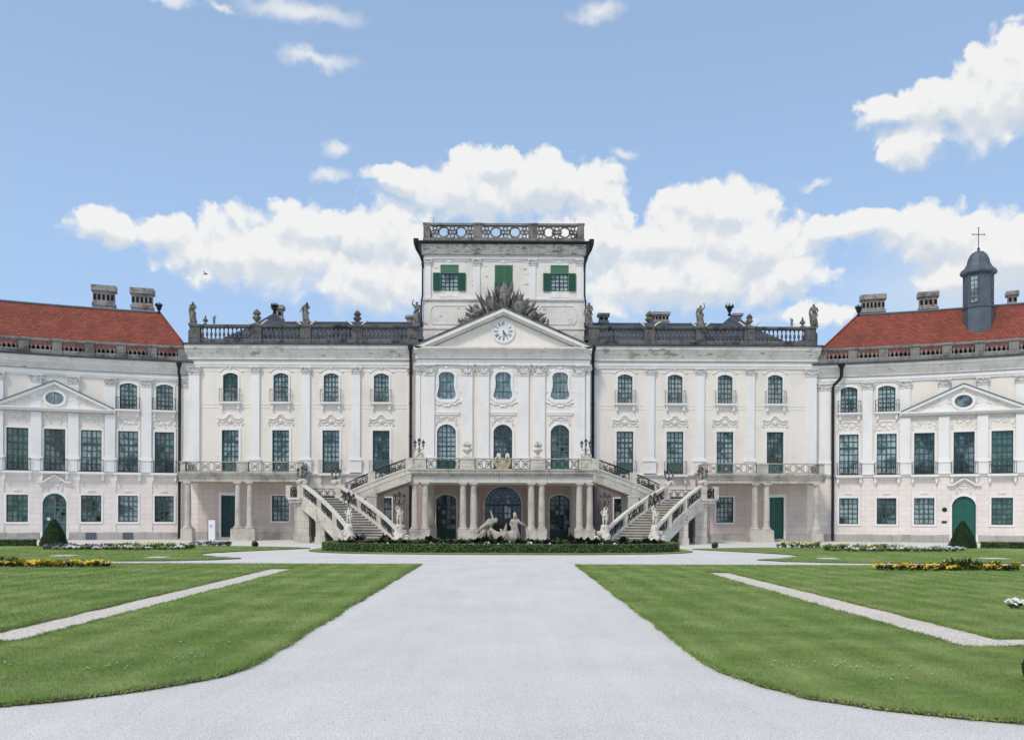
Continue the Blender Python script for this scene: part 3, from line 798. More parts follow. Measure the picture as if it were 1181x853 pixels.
# eaves, gutter with curved downpipe heads
MB().box(-TX-.6, TX+.6, TY-.75, TY+13.7, 27.62, 27.78).build('eaves', 'pipe', pal)
gt = MB(); gt.tube([(-8.2, TY-.82, 27.72), (8.2, TY-.82, 27.72)], .13, 8)
for sd in (-1, 1): gt.tube([(sd*8.17, TY-.8, 27.75), (sd*8.17, TY+13, 27.75)], .13, 8)
gt.build('gutter', 'pipe', pal)
for sd in (-1, 1):
    p = MB(); p.tube([(sd*8.17, TY-.75, 28.0), (sd*8.17, TY-.75, 27.6), (sd*8.1, TY-.6, 27.1), (sd*7.8, TY-.4, 26.6), (sd*7.62, TY-.2, 26.2), (sd*7.6, TY-.18, 25.6)], [.26, .24, .15, .13, .12, .11], 8)
    p.tube([(sd*7.6, TY-.18, 25.7), (sd*7.6, TY-.18, 22.8), (sd*7.68, TY-.25, 22.4), (sd*7.68, TY-.25, 19.9)], .085, 8)
    p.build('downpipe', 'pipe', pal)
# pierced crown parapet
tb = []
posts = [-7.2, -2.42, 2.72, 7.2]
ZB0, ZB1 = 27.78, 29.55
YT = TY-.35
for x in posts:
    m = MB(); w = .3 if abs(x) > 5 else .42
    m.box(x-w, x+w, YT-.22, YT+.22, ZB0+.02, ZB1+.02); m.box(x-w-.05, x+w+.05, YT-.27, YT+.27, ZB1-.12, ZB1+.03); m.box(x-w-.05, x+w+.05, YT-.27, YT+.27, ZB0, ZB0+.35)
    m.box(x-w+.12, x+w-.12, YT-.25, YT, ZB0+.5, ZB1-.3)
    m.build('balustrade_pier', 'tower_stone', pal)
def pierced(x0, x1):
    m = MB(); m.box(x0, x1, YT-.2, YT+.2, ZB0, ZB0+.42); m.box(x0, x1, YT-.24, YT+.24, ZB1-.2, ZB1)
    zc = (ZB0+.42+ZB1-.2)/2; H = (ZB1-.2)-(ZB0+.42)
    def rg(cx, cz, r, t): 
        n = 16; c = lambda rr: [(cx+rr*cos(2*pi*i/n), cz+rr*sin(2*pi*i/n)) for i in range(n)]
        m.ring(c(r-t/2), c(r+t/2), YT-.09, YT+.09)
    L = x1-x0
    big = [x0+L*.30, x0+L*.70]; R = H*.42
    for b in big: rg(b, zc, R, .15)
    for cx in (x0+L*.5,):
        for dz in (-1, 1): rg(cx+.0, zc+dz*H*.30, H*.17, .13)
        rg(cx-.26, zc, H*.15, .12); rg(cx+.26, zc, H*.15, .12)
    for b, s in ((x0+L*.10, 1), (x0+L*.90, 1)):
        for dz in (-1, 1): rg(b, zc+dz*H*.31, H*.16, .13)
        rg(b-.18, zc, H*.13, .12); rg(b+.2, zc, H*.13, .12)
    return m
for a, b in zip(posts[:-1], posts[1:]): pierced(a+.36, b-.36).build('balustrade', 'tower_stone', pal)
for sd in (-1, 1):
    m = MB(); m.box(sd*7.2-.2, sd*7.2+.2, YT+.2, YT+13, ZB0, ZB0+.42); m.box(sd*7.2-.24, sd*7.2+.24, YT+.2, YT+13, ZB1-.2, ZB1)
    for k in range(24): m.lathe([(r*1.2, h*1.16) for r, h in BAL], sd*7.2, YT+.6+k*.5, ZB0+.42, 6)
    m.build('balustrade', 'tower_stone', pal)
    MB().tube([(sd*6.9, TY+3, 27.7), (sd*6.9, TY+3, 31.3)], .022, 4).build('lightning_rod', 'iron', pal)
MB().slab([(-7.4, TY), (7.4, TY), (7.4, TY+13), (-7.4, TY+13)], 27.78, 27.84).build('roof', 'lead', pal)

# trophy of flags, spears and shields crowning the pediment
tr = MB(); rr = random.Random(11)
def blade(x, z, ang, L, w, y):
    d = Vector((sin(ang), 0, cos(ang))); n = Vector((cos(ang), 0, -sin(ang)))
    b = Vector((x, y, z)); bend = rr.uniform(-.25, .25)
    P = [b, b+d*L*.35+n*w, b+d*L*.7+n*(w*.75+bend*L*.3), b+d*L+n*bend*L*.5, b+d*L*.7-n*(w*.55-bend*L*.3), b+d*L*.35-n*w]
    c = b+d*L*.5+n*bend*L*.12+Vector((0, -.22, 0)); c2 = c+Vector((0, .3, 0))
    for i in range(6): tr.face([P[i], P[(i+1) % 6], c]); tr.face([P[(i+1) % 6], P[i], c2])
for i in range(170):
    x = rr.uniform(-4.7, 4.7); u = x/4.7
    hgt = 2.35*(1-abs(u)**1.8)+.95
    ang = u*1.3+rr.uniform(-.45, .45)
    blade(x*.85, pz(x)-.15+rr.uniform(0, .35)*hgt, ang, hgt*rr.uniform(.42, .74), rr.uniform(.09, .24), rr.uniform(-.9, .7))
for i in range(13):
    u = -1+2*i/12; tr.tube([(u*2.6, -.1, pz(u*2.6)), (u*4.1, -.3, pz(u*4.1)+1.0+1.6*(1-abs(u)))], .05, 5)
    tr.ball(u*4.1, -.3, pz(u*4.1)+1.0+1.6*(1-abs(u)), .09, .06, .26, 6, 4)
for (x, z, rx, rz) in ((-.95, 21.7, .5, .62), (1.45, 21.3, .55, .7), (.1, 22.2, .5, .5)): tr.ball(x, -.65, z, rx, .2, rz, 12, 6)
tr.lathe([(.02, 0), (.4, .1), (.5, .5), (.35, .9), (.15, 1.15), (.05, 1.5)], .05, -.3, 22.3, 10)
for (x, z, a) in ((-2.4, 20.5, .9), (2.7, 20.35, -.9)): tr.tube([(x-.5*cos(a), -.7, z), (x+.5*cos(a), -.7, z+.5)], .33, 10)
t_ = tr.build('trophy_sculpture', 'trophy', None)
tag(t_, 'spiky grey stone trophy of flags, spears and shields crowning the clock gable', 'sculpture')
# downpipes of the main block
for sd, xx in ((-1, -8.5), (1, 8.25)):
    p = MB(); p.lathe([(.12, 0), (.26, .3), (.26, .5)], xx, -.62 if sd < 0 else -.62, 17.3, 8)
    p.tube([(xx, -.6, 17.4), (xx, -.5, 17.0), (xx, -.34, 16.4), (xx, -.34, .1)], .13, 8)
    for z in (3, 6.4, 9.5, 12.5, 15.3): p.lathe([(.17, 0), (.17, .1)], xx, -.34, z, 8)
    p.build('downpipe', 'pipe', pal)

# finials on the pavilion ridges (dark metal eagles/flames)
def spiky(name, x, y, z, h, label, grp=None, xf=None):
    r = random.Random(int(x*10)); m = MB()
    m.lathe([(.12, 0), (.2, h*.1), (.08, h*.2), (.22, h*.4), (.26, h*.5), (.1, h*.62)], 0, 0, 0, 8)
    for k in range(14):
        a = 2*pi*k/14; t = r.uniform(.25, .95)
        m.tube([(0, 0, h*.45), (cos(a)*h*.2*t*2, sin(a)*h*.2, h*(.55+.2*t)), (cos(a)*h*.3*(1.3-t*.6), sin(a)*h*.25, h*(.62+.38*t))], [.1, .08, .015], 5)
    m.tube([(0, 0, h*.5), (0, 0, h)], [.12, .02], 6)
    o = m.build(name, 'black'); p = (x, y, z) if not xf else xf((x, y, z)); o.location = p
    return tag(o, label, 'finial', grp)
spiky('roof_finial', -22.3, 4.5, 21.8, 1.15, 'black spiky metal finial on the left pyramid roof of the palace')
spiky('roof_finial', 22.0, 4.4, 21.8, 1.3, 'black spiky metal finial on the right pyramid roof of the palace')
# ================================================================== WINGS
SE = 27.0     # built length of each wing along its arc
def wing(sd, label, ws, pils, pedc, door_i):
    xf = wing_xf(sd)
    w = thing('palace_wing', xf((8, 0, 0)), label, 'palace')
    holes = []; gh = []
    for i, s in enumerate(ws):
        holes.append((s-.84, s+.84, 6.12, 9.85))
        if i < 2 or i > 5: holes.append((s-.74, s+.74, 11.85, 14.22))
        if i == door_i: gh.append((s-.95, s+.95, .1, 4.15))
        else: gh.append((s-.83, s+.83, 1.62, 4.0))
    wall('wall', 'cream', w, -.6, SE, 6.1, 15.2, 0, holes, xf, dx=1.2)
    wall('wall', 'pink', w, -.6, SE, 0, 6.1, 0, gh, xf, dx=1.2)
    MB().box(-.6, 0, .1, 9, 0, 17).box(SE-.1, SE, .02, 10.5, 0, 17.6).build('wall', 'cream', w, xf)
    n = int(SE/1.2)
    S2 = lambda prof, nm, mt, a=-.6, b=SE: MB().sweep(prof, a, b, max(2, int((b-a)/1.2))).build(nm, mt, w, xf)
    S2([(-.01, 0), (.12, 0), (.12, .62), (.06, .68), (-.01, .68)], 'plinth', 'plinth', -.6, ws[door_i]-1.2)
    S2([(-.01, 0), (.12, 0), (.12, .62), (.06, .68), (-.01, .68)], 'plinth', 'plinth', ws[door_i]+1.2, SE)
    S2([(-.01, 5.86), (.1, 5.86), (.18, 6.0), (.24, 6.02), (.24, 6.1), (-.01, 6.1)], 'string_course', 'white')
    S2([(-.1, 14.6), (.12, 14.6), (.14, 14.75), (.2, 14.78), (.2, 15.1), (-.1, 15.1)], 'architrave', 'white')
    S2([(-.1, 15.1), (.22, 15.1), (.26, 15.17), (.1, 15.2), (.1, 15.42), (.3, 15.62), (.44, 15.68), (.44, 15.8), (.62, 15.98), (.68, 16.0), (.68, 16.2), (-.1, 16.2)], 'cornice', 'cornice_wing')
    S2([(.2, 15.1), (.285, 15.1), (.285, 15.145), (.2, 15.145)], 'shadow_line', 'shadow_strip')
    S2([(-.3, 16.2), (.80, 16.2), (.80, 16.36), (-.3, 16.36)], 'gutter', 'slate')
    rnd = random.Random(5 if sd < 0 else 9)
    for i, s in enumerate(ws):
        if i < 2 or i > 5:
            window(w, s, 11.85, 14.22, 1.46, 0, xf, rise=.22, cols=4, rows=5, gl=['glass', 'glass_pale'][i % 2], sur=.17, sill=True, railing=(1.05, 'iron'), fr='green')
            q = MB(); q.tube([(s+u*1.45, -.03, 14.25+v) for u, v in ((-.85, .05), (-.7, .06), (-.45, .26), (0, .36), (.45, .26), (.7, .06), (.85, .05))], .05, 5)
            q.build('hood_mould', 'relief', w, xf, smooth=True)
        gl = rnd.choice(['glass', 'glass_dark', 'glass']); cl = False
        if sd > 0: gl = ['glass_pale', 'glass_pale', 'glass_dark', 'glass_dark', 'glass_green', 'glass', 'glass', 'glass'][i]
        else: gl = ['glass_dark', 'glass', 'glass_pale', 'glass_dark', 'glass_green', 'glass', 'glass', 'glass'][i]
        window(w, s, 6.12, 9.85, 1.68, 0, xf, cols=4, rows=6, panel=.05, transom=4, gl=gl, sur=.17, fr='green')
        plain_railing(s-1.05, s+1.05, -.42, 6.12, 7.2, -.02, 12, .02).build('railing', 'iron', w, xf)
        q = MB(); q.box(s-1.16, s+1.16, -.46, 0, 5.9, 6.09)
        for sx in (-1, 1):
            xx = s+sx*.98; q.prism([(xx-.1, 5.9), (xx+.1, 5.9), (xx+.1, 5.5), (xx, 5.25), (xx-.1, 5.5)], -.3, -.005)
        q.build('balcony_sill', 'white', w, xf)
        swag(w, s, 10.35 if 2 <= i <= 5 else 10.2, 2.1, .85, 0, xf, 16, seed=i+(20 if sd > 0 else 0))
        if i == door_i:
            if sd < 0:
                d = window(w, s, .1, 4.15, 1.9, 0, xf, rise=.8, cols=4, rows=5, panel=1.2, transom=4, gl='glass_dark', fr='green_mid', sur=.2, mull=.16, name='door', bar=.06)
                MB().box(s+.36, s+.6, .1, .12, 1.75, 2.0).build('paper_notice', 'bright', d, xf)
            else:
                o = arc_outline(s, .1, 4.15, 1.9, .8)
                m = MB(); m.prism(o, .16, .24); m.box(s-.02, s+.02, .13, .16, .1, 4.12)
                for s2 in (-1, 1):
                    for za, zb in ((.35, 1.1), (1.3, 2.2), (2.4, 3.15)): m.box(s+s2*.47-.33, s+s2*.47+.33, .13, .16, za, zb)
                d = m.build('door', 'door_green', w, xf)
                q = MB(); q.ring(arc_outline(s, .1, 4.15, 1.9, .8), arc_outline(s, .1, 4.33, 2.26, .95), -.07, .1, closed=False)
                q.ring(arc_outline(s, .1, 4.15, 1.9, .8)[1:-1], [(p[0], max(p[1], 4.17)) for p in arc_outline(s, .1, 4.15, 1.9, .8)[1:-1]], -.055, .12, closed=False)
                q.build('surround', 'white', d, xf)
            for sx in (-1, 1):
                MB().prism([(s+sx*1.35, 5.05), (s+sx*1.35, 5.2), (s+sx*.9, 5.25), (s, 5.85), (s, 5.66), (s+sx*.9, 5.06)], -.3, -.01).build('door_hood', 'relief', w, xf)
            swag(w, s, 4.55, 1.2, .6, 0, xf, 8, seed=77+i)
            MB().box(s-1.2, s+1.2, -.4, .1, 0, .1).build('doorstep', 'plinth', w, xf)
        else:
            closed = (sd < 0 and i == 4)
            window(w, s, 1.62, 4.0, 1.66, 0, xf, cols=4, rows=5, gl='glass_green' if (closed or (sd > 0 and i == 4)) else ['glass_dark', 'glass'][(i+(sd > 0)) % 2], sur=.17, fr='green')
            q = MB(); q.ball(s, -.03, 4.42, .22, .05, .12, 8, 4); q.tube([(s-.3, -.03, 4.35), (s, -.03, 4.5), (s+.3, -.03, 4.35)], .05, 5); q.build('ornament', 'relief', w, xf)
    for i, s in enumerate(pils):
        pilaster(w, s, 7.45, 14.6, .86 if i else 1.0, 0, xf, caph=.62, ped=(6.12, 1.08))
        q = MB(); q.box(s-.5, s+.5, -.07, .005, .7, 5.84); q.build('pier_strip', 'pink', w, xf)
    if sd > 0:
        MB().lathe([(.22, 0), (.22, .05)], 0, 0, 0, 16)
        m = MB(); c = [(10.72+.2*cos(2*pi*k/16), 2.95+.2*sin(2*pi*k/16)) for k in range(16)]; m.prism(c, -.12, -.05)
        m.build('round_plaque', 'black', w, xf); MB().box(10.5, 10.9, -.12, -.06, 1.75, 1.95).build('small_plaque', 'black', w, xf)
    # pediment over the middle bays
    a, b, c = pedc; zb, zt = 11.72, 14.05
    nx = 10
    S2([(-.01, zb-.36), (.25, zb-.36), (.3, zb-.2), (.52, zb-.12), (.52, zb), (-.01, zb)], 'pediment_ledge', 'white', a-.15, b+.15)
    S2([(.24, zb-.41), (.315, zb-.41), (.315, zb-.36), (.24, zb-.36)], 'shadow_line', 'shadow_strip', a, b)
    tri = MB()
    for k in range(12):
        x0 = a+(b-a)*k/12; x1 = a+(b-a)*(k+1)/12
        f = lambda x: zb+(zt-zb)*(1-abs(x-c)/((b-a)/2))
        tri.prism([(x0, zb-.02), (x1, zb-.02), (x1, max(zb-.01, f(x1)-.1)), (x0, max(zb-.01, f(x0)-.1))], -.16, -.001)
    tri.build('pediment', 'cream', w, xf)
    for s2 in (-1, 1):
        e = a if s2 < 0 else b
        for o0, o1, yy, nm, mt in ((-.24, 0, -.5, 'raking_cornice', 'white'), (-.36, -.24, -.3, 'raking_moulding', 'relief'), (0, .09, -.56, 'raking_coping', 'lead')):
            m = MB()
            for k in range(6):
                x0 = e+(c-e)*k/6; x1 = e+(c-e)*(k+1)/6
                f = lambda x: zb+(zt-zb)*(1-abs(x-c)/((b-a)/2))
                m.prism([(x0, f(x0)+o0), (x1, f(x1)+o0), (x1, f(x1)+o1), (x0, f(x0)+o1)], yy, -.002)
            m.build(nm, mt, w, xf)
    el = lambda rx, rz, cx=c, cz=12.55: [(cx+rx*cos(2*pi*k/24), cz+rz*sin(2*pi*k/24)) for k in range(24)]
    m = MB(); m.ring(el(.66, .5), el(.74, .56), -.24, -.17); m.box(c-.03, c+.03, -.22, -.17, 12.05, 13.05)
    ov = m.build('oval_window', 'green_mid', w, xf)
    m = MB(); m.prism(el(.68, .52), -.2, -.17); m.build('pane', 'glass_blue' if sd < 0 else 'glass_dark', ov, xf)
    m = MB(); m.ring(el(.72, .55), el(.95, .76), -.28, -.165); m.build('surround', 'white', ov, xf)
    m = MB(); r = random.Random(4)
    for s2 in (-1, 1):
        for k in range(5):
            u = c+s2*(1.2+k*.72); zz = zb+.3+(1-(k+1.6)/7)*.9
            scroll(m, lambda p, q_: (p, -.2, q_), u, zz-.1, .36-.04*k, 1.3, r.uniform(0, 6), s2, .05, 9)
            m.ball(u+.2, -.18, zz-.25, .12, .08, .09, 6, 4)
            m.tube([(u-.3, -.18, zz-.3), (u, -.2, zz+.16), (u+.35, -.18, zz-.16)], .045, 5)
    m.ball(c, -.2, 13.45, .2, .1, .18, 8, 4)
    m.build('ornament', 'relief', w, xf)
    # roof parapet
    dies = [.35]+[.35+k*2.62 for k in range(1, 11)]
    balustrade(w, -.3, SE, -.34, 16.36, 17.74, dies, 'wing_stone', xf, step=.36, dw=.78, thick=.3)
    # hipped tile roof
    rm = MB(); N = 18; rz = 21.8; ry = 4.8; hip = 3.0 if sd < 0 else 4.0
    for k in range(N):
        s0 = hip+(SE-hip)*k/N; s1 = hip+(SE-hip)*(k+1)/N
        rm.face([(s0, .2, 17.2), (s1, .2, 17.2), (s1, ry, rz), (s0, ry, rz)]); rm.face([(s0, 9.4, 17.2), (s0, ry, rz), (s1, ry, rz), (s1, 9.4, 17.2)])
    rm.face([(-.3, .2, 17.2), (hip, .2, 17.2), (hip, ry, rz)]); rm.face([(-.3, 9.4, 17.2), (-.3, .2, 17.2), (hip, ry, rz)]); rm.face([(hip, 9.4, 17.2), (-.3, 9.4, 17.2), (hip, ry, rz)])
    rf = rm.build('roof', 'red_tile', w, xf, recalc=False)
    MB().tube([(hip+(SE-hip)*k/16, ry, rz+.03) for k in range(17)], .13, 6).build('ridge_cap', 'lead', rf, xf)
    MB().tube([(-.3, .2, 17.24), (hip, ry, rz+.03)], .09, 6).build('hip_ridge', 'red_tile', rf, xf)
    S2([(-9.4, 16.3), (.2, 16.3), (.2, 16.5), (-9.4, 16.5)], 'gutter_deck', 'slate')
    return w, xf, rf
wl, xl, rfl = wing(-1, 'cream left wing of the palace with a red tiled roof and two tall grey chimneys', [1.97, 5.05, 8.1, 11.04, 13.95, 17.0, 20.1, 23.2],
    [-.02, 3.5, 6.55, 9.55, 12.5, 15.45, 18.5, 21.6, 24.7], (6.2, 16.0, 11.04), 3)
wr, xr, rfr = wing(1, 'greyish cream right wing of the palace with a red tiled roof carrying a lead cupola', [2.71, 5.94, 9.07, 12.27, 15.25, 18.3, 21.4, 24.5],
    [.6, 4.3, 7.47, 10.65, 13.72, 16.7, 19.8, 22.9, 26.0], (7.1, 17.4, 12.2), 3)
for s, ww in ((4.68, 1.8), (7.84, 1.8)):
    chimney(s, 6.3, 21.0, 24.35, ww, 1.0, 'chimney', rfl, xl)
chimney(20.6, 6.3, 20.2, 23.3, 1.6, 1.0, 'chimney', rfl, xl)
for s, ww, zt in ((5.47, 1.95, 24.0), (10.0, 1.5, 23.9), (16.55, .75, 23.3)):
    chimney(s, 6.3, 21.0, zt, ww, 1.0, 'chimney', rfr, xr)
spiky('roof_finial', 3.1, 4.8, 21.75, 1.15, 'black spiky finial at the end of the left wing ridge', None, xl)
spiky('roof_finial', 4.1, 4.8, 21.75, 1.15, 'black spiky finial at the end of the right wing ridge', None, xr)
MB().box(3.85, 4.75, -.16, -.1, .05, .62)
for s in (5.05, 8.1):
    m = MB(); m.box(s-.42, s+.42, -.2, -.1, .06, .66)
    for k in range(6): m.box(s-.4+k*.15, s-.36+k*.15, -.22, -.2, .08, .64)
    m.build('cellar_grate', 'lead', wl, xl)
p = MB(); s0 = .62
p.lathe([(.12, 0), (.24, .3), (.24, .45)], s0, -.8, 15.7, 8)
p.tube([(s0, -.8, 15.8), (s0+.02, -.74, 15.3), (s0, -.36, 14.9), (s0, -.34, 14.3), (s0, -.34, .1)], .13, 8)
p.build('downpipe', 'pipe', wl, xl)
p = MB(); s0 = 1.95
p.lathe([(.14, 0), (.3, .35), (.3, .5)], s0, -.85, 15.75, 8)
p.tube([(s0, -.84, 15.9), (s0, -.8, 15.2), (s0-.1, -.6, 14.9), (s0-.62, -.38, 14.35), (s0-.68, -.34, 14.0), (s0-.68, -.34, .1)], [.18, .16, .14, .13, .13, .13], 8)
p.build('downpipe', 'pipe', wr, xr)

# lead cupola on the right wing
cs = 13.69; cx_, cy_, _ = xr((cs, 3.2, 0))
cup = thing('cupola', (cx_, cy_, 18.4), 'octagonal lead cupola with bell roof and cross rising from the right wing roof', 'cupola')
a8 = pi/8
m = MB(); m.lathe([(1.33, 0), (1.29, 3.1), (1.38, 3.15), (1.38, 3.3), (1.2, 3.34)], cx_, cy_, 18.2, 8, a0=a8)
m.build('base', 'lead', cup)
m = MB(); m.lathe([(1.22, 0), (1.22, 2.9)], cx_, cy_, 21.52, 8, a0=a8)
for k in range(8):
    a = a8+k*pi/4; m.tube([(cx_+1.22*cos(a), cy_+1.22*sin(a), 21.5), (cx_+1.22*cos(a), cy_+1.22*sin(a), 24.4)], .06, 5)
dr = m.build('drum', 'lead', cup)
m = MB(); g = MB()
def facepanel(k, hw, z0, z1, mb, out, t):
    a = k*pi/4; r = 1.22*cos(a8)+out; n = Vector((cos(a), sin(a), 0)); u = Vector((-sin(a), cos(a), 0)); c = Vector((cx_, cy_, 0))
    q = [c+n*r+u*s for s in (-hw, hw)]
    mb.face([(q[0].x, q[0].y, z0), (q[1].x, q[1].y, z0), (q[1].x, q[1].y, z1), (q[0].x, q[0].y, z1)])
def bar8(mb, k, u0, z0, u1, z1, out=.06, r=.025):
    a = k*pi/4; rr_ = 1.22*cos(a8)+out; n = Vector((cos(a), sin(a), 0)); u = Vector((-sin(a), cos(a), 0)); c = Vector((cx_, cy_, 0))
    p0 = c+n*rr_+u*u0; p1 = c+n*rr_+u*u1; mb.tube([(p0.x, p0.y, z0), (p1.x, p1.y, z1)], r, 4)
for k in (5, 7, 1, 3):
    g = MB(); facepanel(k, .3, 21.75, 24.15, g, .03, 0)
    f = MB()
    for u in (-.3, 0, .3): bar8(f, k, u, 21.72, u, 24.18)
    for j in range(7): bar8(f, k, -.3, 21.75+j*.4, .3, 21.75+j*.4, r=.02)
    o = f.build('window', 'lead', cup); g.build('pane', 'glass_pale', o, recalc=False)
m = MB(); m.lathe([(1.22, 0), (1.42, .1), (1.54, .22), (1.54, .42), (1.42, .55), (1.1, .8), (.92, 1.15), (.82, 1.6), (.66, 1.95), (.4, 2.2), (.12, 2.35), (.1, 2.5)], cx_, cy_, 24.3, 8, a0=a8)
for k in range(8):
    a = a8+k*pi/4
    m.tube([(cx_+r*cos(a), cy_+r*sin(a), 24.3+z) for r, z in ((1.45, .53), (1.12, .8), (.93, 1.15), (.83, 1.6), (.66, 1.97), (.4, 2.22))], .045, 4)
m.build('bell_roof', 'lead', cup)
m = MB(); m.lathe([(.06, 0), (.14, .12), (.06, .25)], cx_, cy_, 26.7, 8); m.tube([(cx_, cy_, 26.7), (cx_, cy_, 28.75)], .035, 5); m.tube([(cx_-.55, cy_, 28.15), (cx_+.55, cy_, 28.15)], .035, 5)
for dx, dz in ((-.55, 0), (.55, 0), (0, .6)): m.ball(cx_+dx, cy_, 28.15+dz, .07, .05, .07, 6, 4)
m.build('cross', 'iron', cup)

# ================================================================== columns, side balconies
COLP = lambda h, r: [(r*1.2, 0), (r*1.22, .08), (r*1.08, .12), (r*1.14, .2), (r*1.0, .26), (r, h*.35), (r*.97, h*.6), (r*.86, h-.36), (r*.92, h-.34), (r*.92, h-.3), (r*.86, h-.28), (r*.88, h-.2), (r*1.1, h-.14)]
def column(parent, x, y, z0, z1, r, mat='column', xf=None):
    h = z1-z0; m = MB(); m.lathe(COLP(h, r), x, y, z0, 16)
    c = m.build('column', mat, parent, xf, smooth=False)
    MB().box(x-r*1.25, x+r*1.25, y-r*1.25, y+r*1.25, z1-.14, z1).build('capital', mat, c, xf)
    return c
def railing_cell(parent, p0, p1, h, mat, name='railing', xf=None, rad=.022, motif=.75):
    return iron_panel(p0, p1, h, rad, motif).build(name, mat, parent, xf)
BY = -2.7
for sd in (-1, 1):
    xf = None if sd < 0 else mirror
    b = thing('balcony_portico', (sd*23.3, BY, 0), ('left' if sd < 0 else 'right')+' stone balcony on slender columns over the '+('dark' if sd < 0 else 'bright')+' green ground floor door', 'balcony')
    MB().sweep([(.02, 5.24), (2.88, 5.24), (2.88, 5.5), (2.95, 5.55), (3.0, 5.75), (3.14, 5.86), (3.2, 6.0), (3.2, 6.1), (.02, 6.1)], -28.75, -17.75).build('slab', 'terrace', b, xf)
    for x in (-28.0, -23.55, -22.5):
        column(b, x, BY, 1.25, 5.24, .27, xf=xf)
    for xa, xb in ((-28.5, -27.5), (-24.1, -21.95)):
        m = MB(); m.box(xa, xb, BY-.45, BY+.45, 0, 1.0); m.box(xa-.05, xb+.05, BY-.5, BY+.5, 0, .2); m.box(xa+.06, xb-.06, BY-.4, BY+.4, 1.0, 1.1)
        for x in ((-28.0,) if xa < -27 else (-23.55, -22.5)): m.lathe([(.44, 0), (.46, .1), (.36, .2)], x, BY, 1.08, 12)
        m.build('plinth_block', 'column', b, xf)
    for xa, xb in ((-28.6, -28.15), (-23.6, -22.6), (-18.2, -17.8)):
        m = MB(); m.box(xa, xb, -3.05, -2.65, 6.1, 6.98); m.box(xa-.04, xb+.04, -3.1, -2.6, 6.9, 7.02); m.build('railing_pier', 'terrace', b, xf)
    for xa, xb in ((-28.13, -23.62), (-22.58, -18.22)):
        o = railing_cell(b, (xa, -2.85, 6.14), (xb, -2.85, 6.14), .86, 'iron_grey', xf=xf, rad=.03, motif=1.1)
        q = MB(); q.box(xa, xb, -2.95, -2.75, 6.96, 7.02); q.build('handrail', 'terrace', o, xf)
        g = MB(); g.ball((xa+xb)/2+.5, -2.87, 6.5, .1, .05, .14, 8, 5); g.build('rosette', 'gold', o, xf)
    railing_cell(b, (-28.4, -2.6, 6.14), (-28.4, -.1, 6.14), .86, 'iron_grey', xf=xf, rad=.03)
    railing_cell(b, (-18.0, -2.6, 6.14), (-18.0, -.1, 6.14), .86, 'iron_grey', xf=xf, rad=.03)

# ================================================================== terrace portico
ter = thing('terrace_portico', (0, -5, 0), 'stone terrace on paired columns in front of the arched central doors', 'terrace')
TYF = -9.0; TYB = SY-.02; TXH = 7.45; TZ = 6.08
m = MB(); m.box(-TXH+.1, TXH-.1, TYF+.1, TYB, 5.0, 5.55); m.build('architrave', 'stair_rail', ter)
m = MB(); m.box(-TXH-.0, TXH+.0, TYF, TYB, 5.5, 5.75); m.box(-TXH-.18, TXH+.18, TYF-.2, TYB, 5.75, 5.98); m.box(-TXH-.26, TXH+.26, TYF-.28, TYB, 5.98, 6.1)
m.build('cornice', 'terrace', ter)
q = MB()
r_ = random.Random(2)
for k in range(60): q.ball(-7.2+k*.244, TYF-.12, 5.68, .09, .08, .07, 6, 4)
q.build('carved_frieze', 'terrace', ter)
for sd in (-1, 1):
    for x in (6.35, 7.2, 2.38, 3.24):
        column(ter, sd*x, -8.55, 1.25, 5.0, .27)
        column(ter, sd*x, -2.2, 1.25, 5.0, .27) if x in (2.38, 6.35) else None
    for xa, xb in ((5.95, 7.62), (1.97, 3.65)):
        for yc in (-8.55,):
            a, c = sorted((sd*xa, sd*xb)); m = MB(); m.box(a, c, yc-.45, yc+.45, 0, 1.1); m.box(a-.06, c+.06, yc-.5, yc+.5, 0, .22); m.box(a-.03, c+.03, yc-.48, yc+.48, 1.0, 1.12)
            for x in ((6.35, 7.2) if xa > 5 else (2.38, 3.24)): m.lathe([(.42, 0), (.44, .08), (.36, .15)], sd*x, yc, 1.12, 12)
            m.build('plinth_block', 'terrace', ter)
    for x in (2.38, 6.35):
        m = MB(); m.box(sd*x-.45, sd*x+.45, -2.65, -1.75, 0, 1.25); m.build('plinth_block', 'terrace', ter)
    for xa, xb in ((6.25, 7.4), (2.3, 3.5)):
        a, c = sorted((sd*xa, sd*xb)); m = MB(); m.box(a, c, TYF, TYF+.5, TZ, 6.98); m.box(a-.05, c+.05, TYF-.06, TYF+.56, 6.9, 7.04); m.box(a+.18, c-.18, TYF-.03, TYF, TZ+.2, 6.8)
        pr = m.build('railing_pier', 'stair_stone', ter)
        if xa > 5: q = MB(); q.ball((a+c)/2, TYF-.02, 6.55, .25, .06, .3, 10, 6); q.build('medallion', 'column', pr)
    a, c = sorted((sd*3.52, sd*6.23)); o = railing_cell(ter, (a, TYF+.2, TZ+.02), (c, TYF+.2, TZ+.02), .86, 'iron', motif=.68, rad=.026); MB().box(a, c, TYF+.08, TYF+.34, 6.93, 7.0).build('handrail', 'terrace', o)
o = railing_cell(ter, (-2.28, TYF+.2, TZ+.02), (2.28, TYF+.2, TZ+.02), .86, 'iron', motif=.75, rad=.026); MB().box(-2.28, 2.28, TYF+.08, TYF+.34, 6.93, 7.0).build('handrail', 'terrace', o)
m = MB()
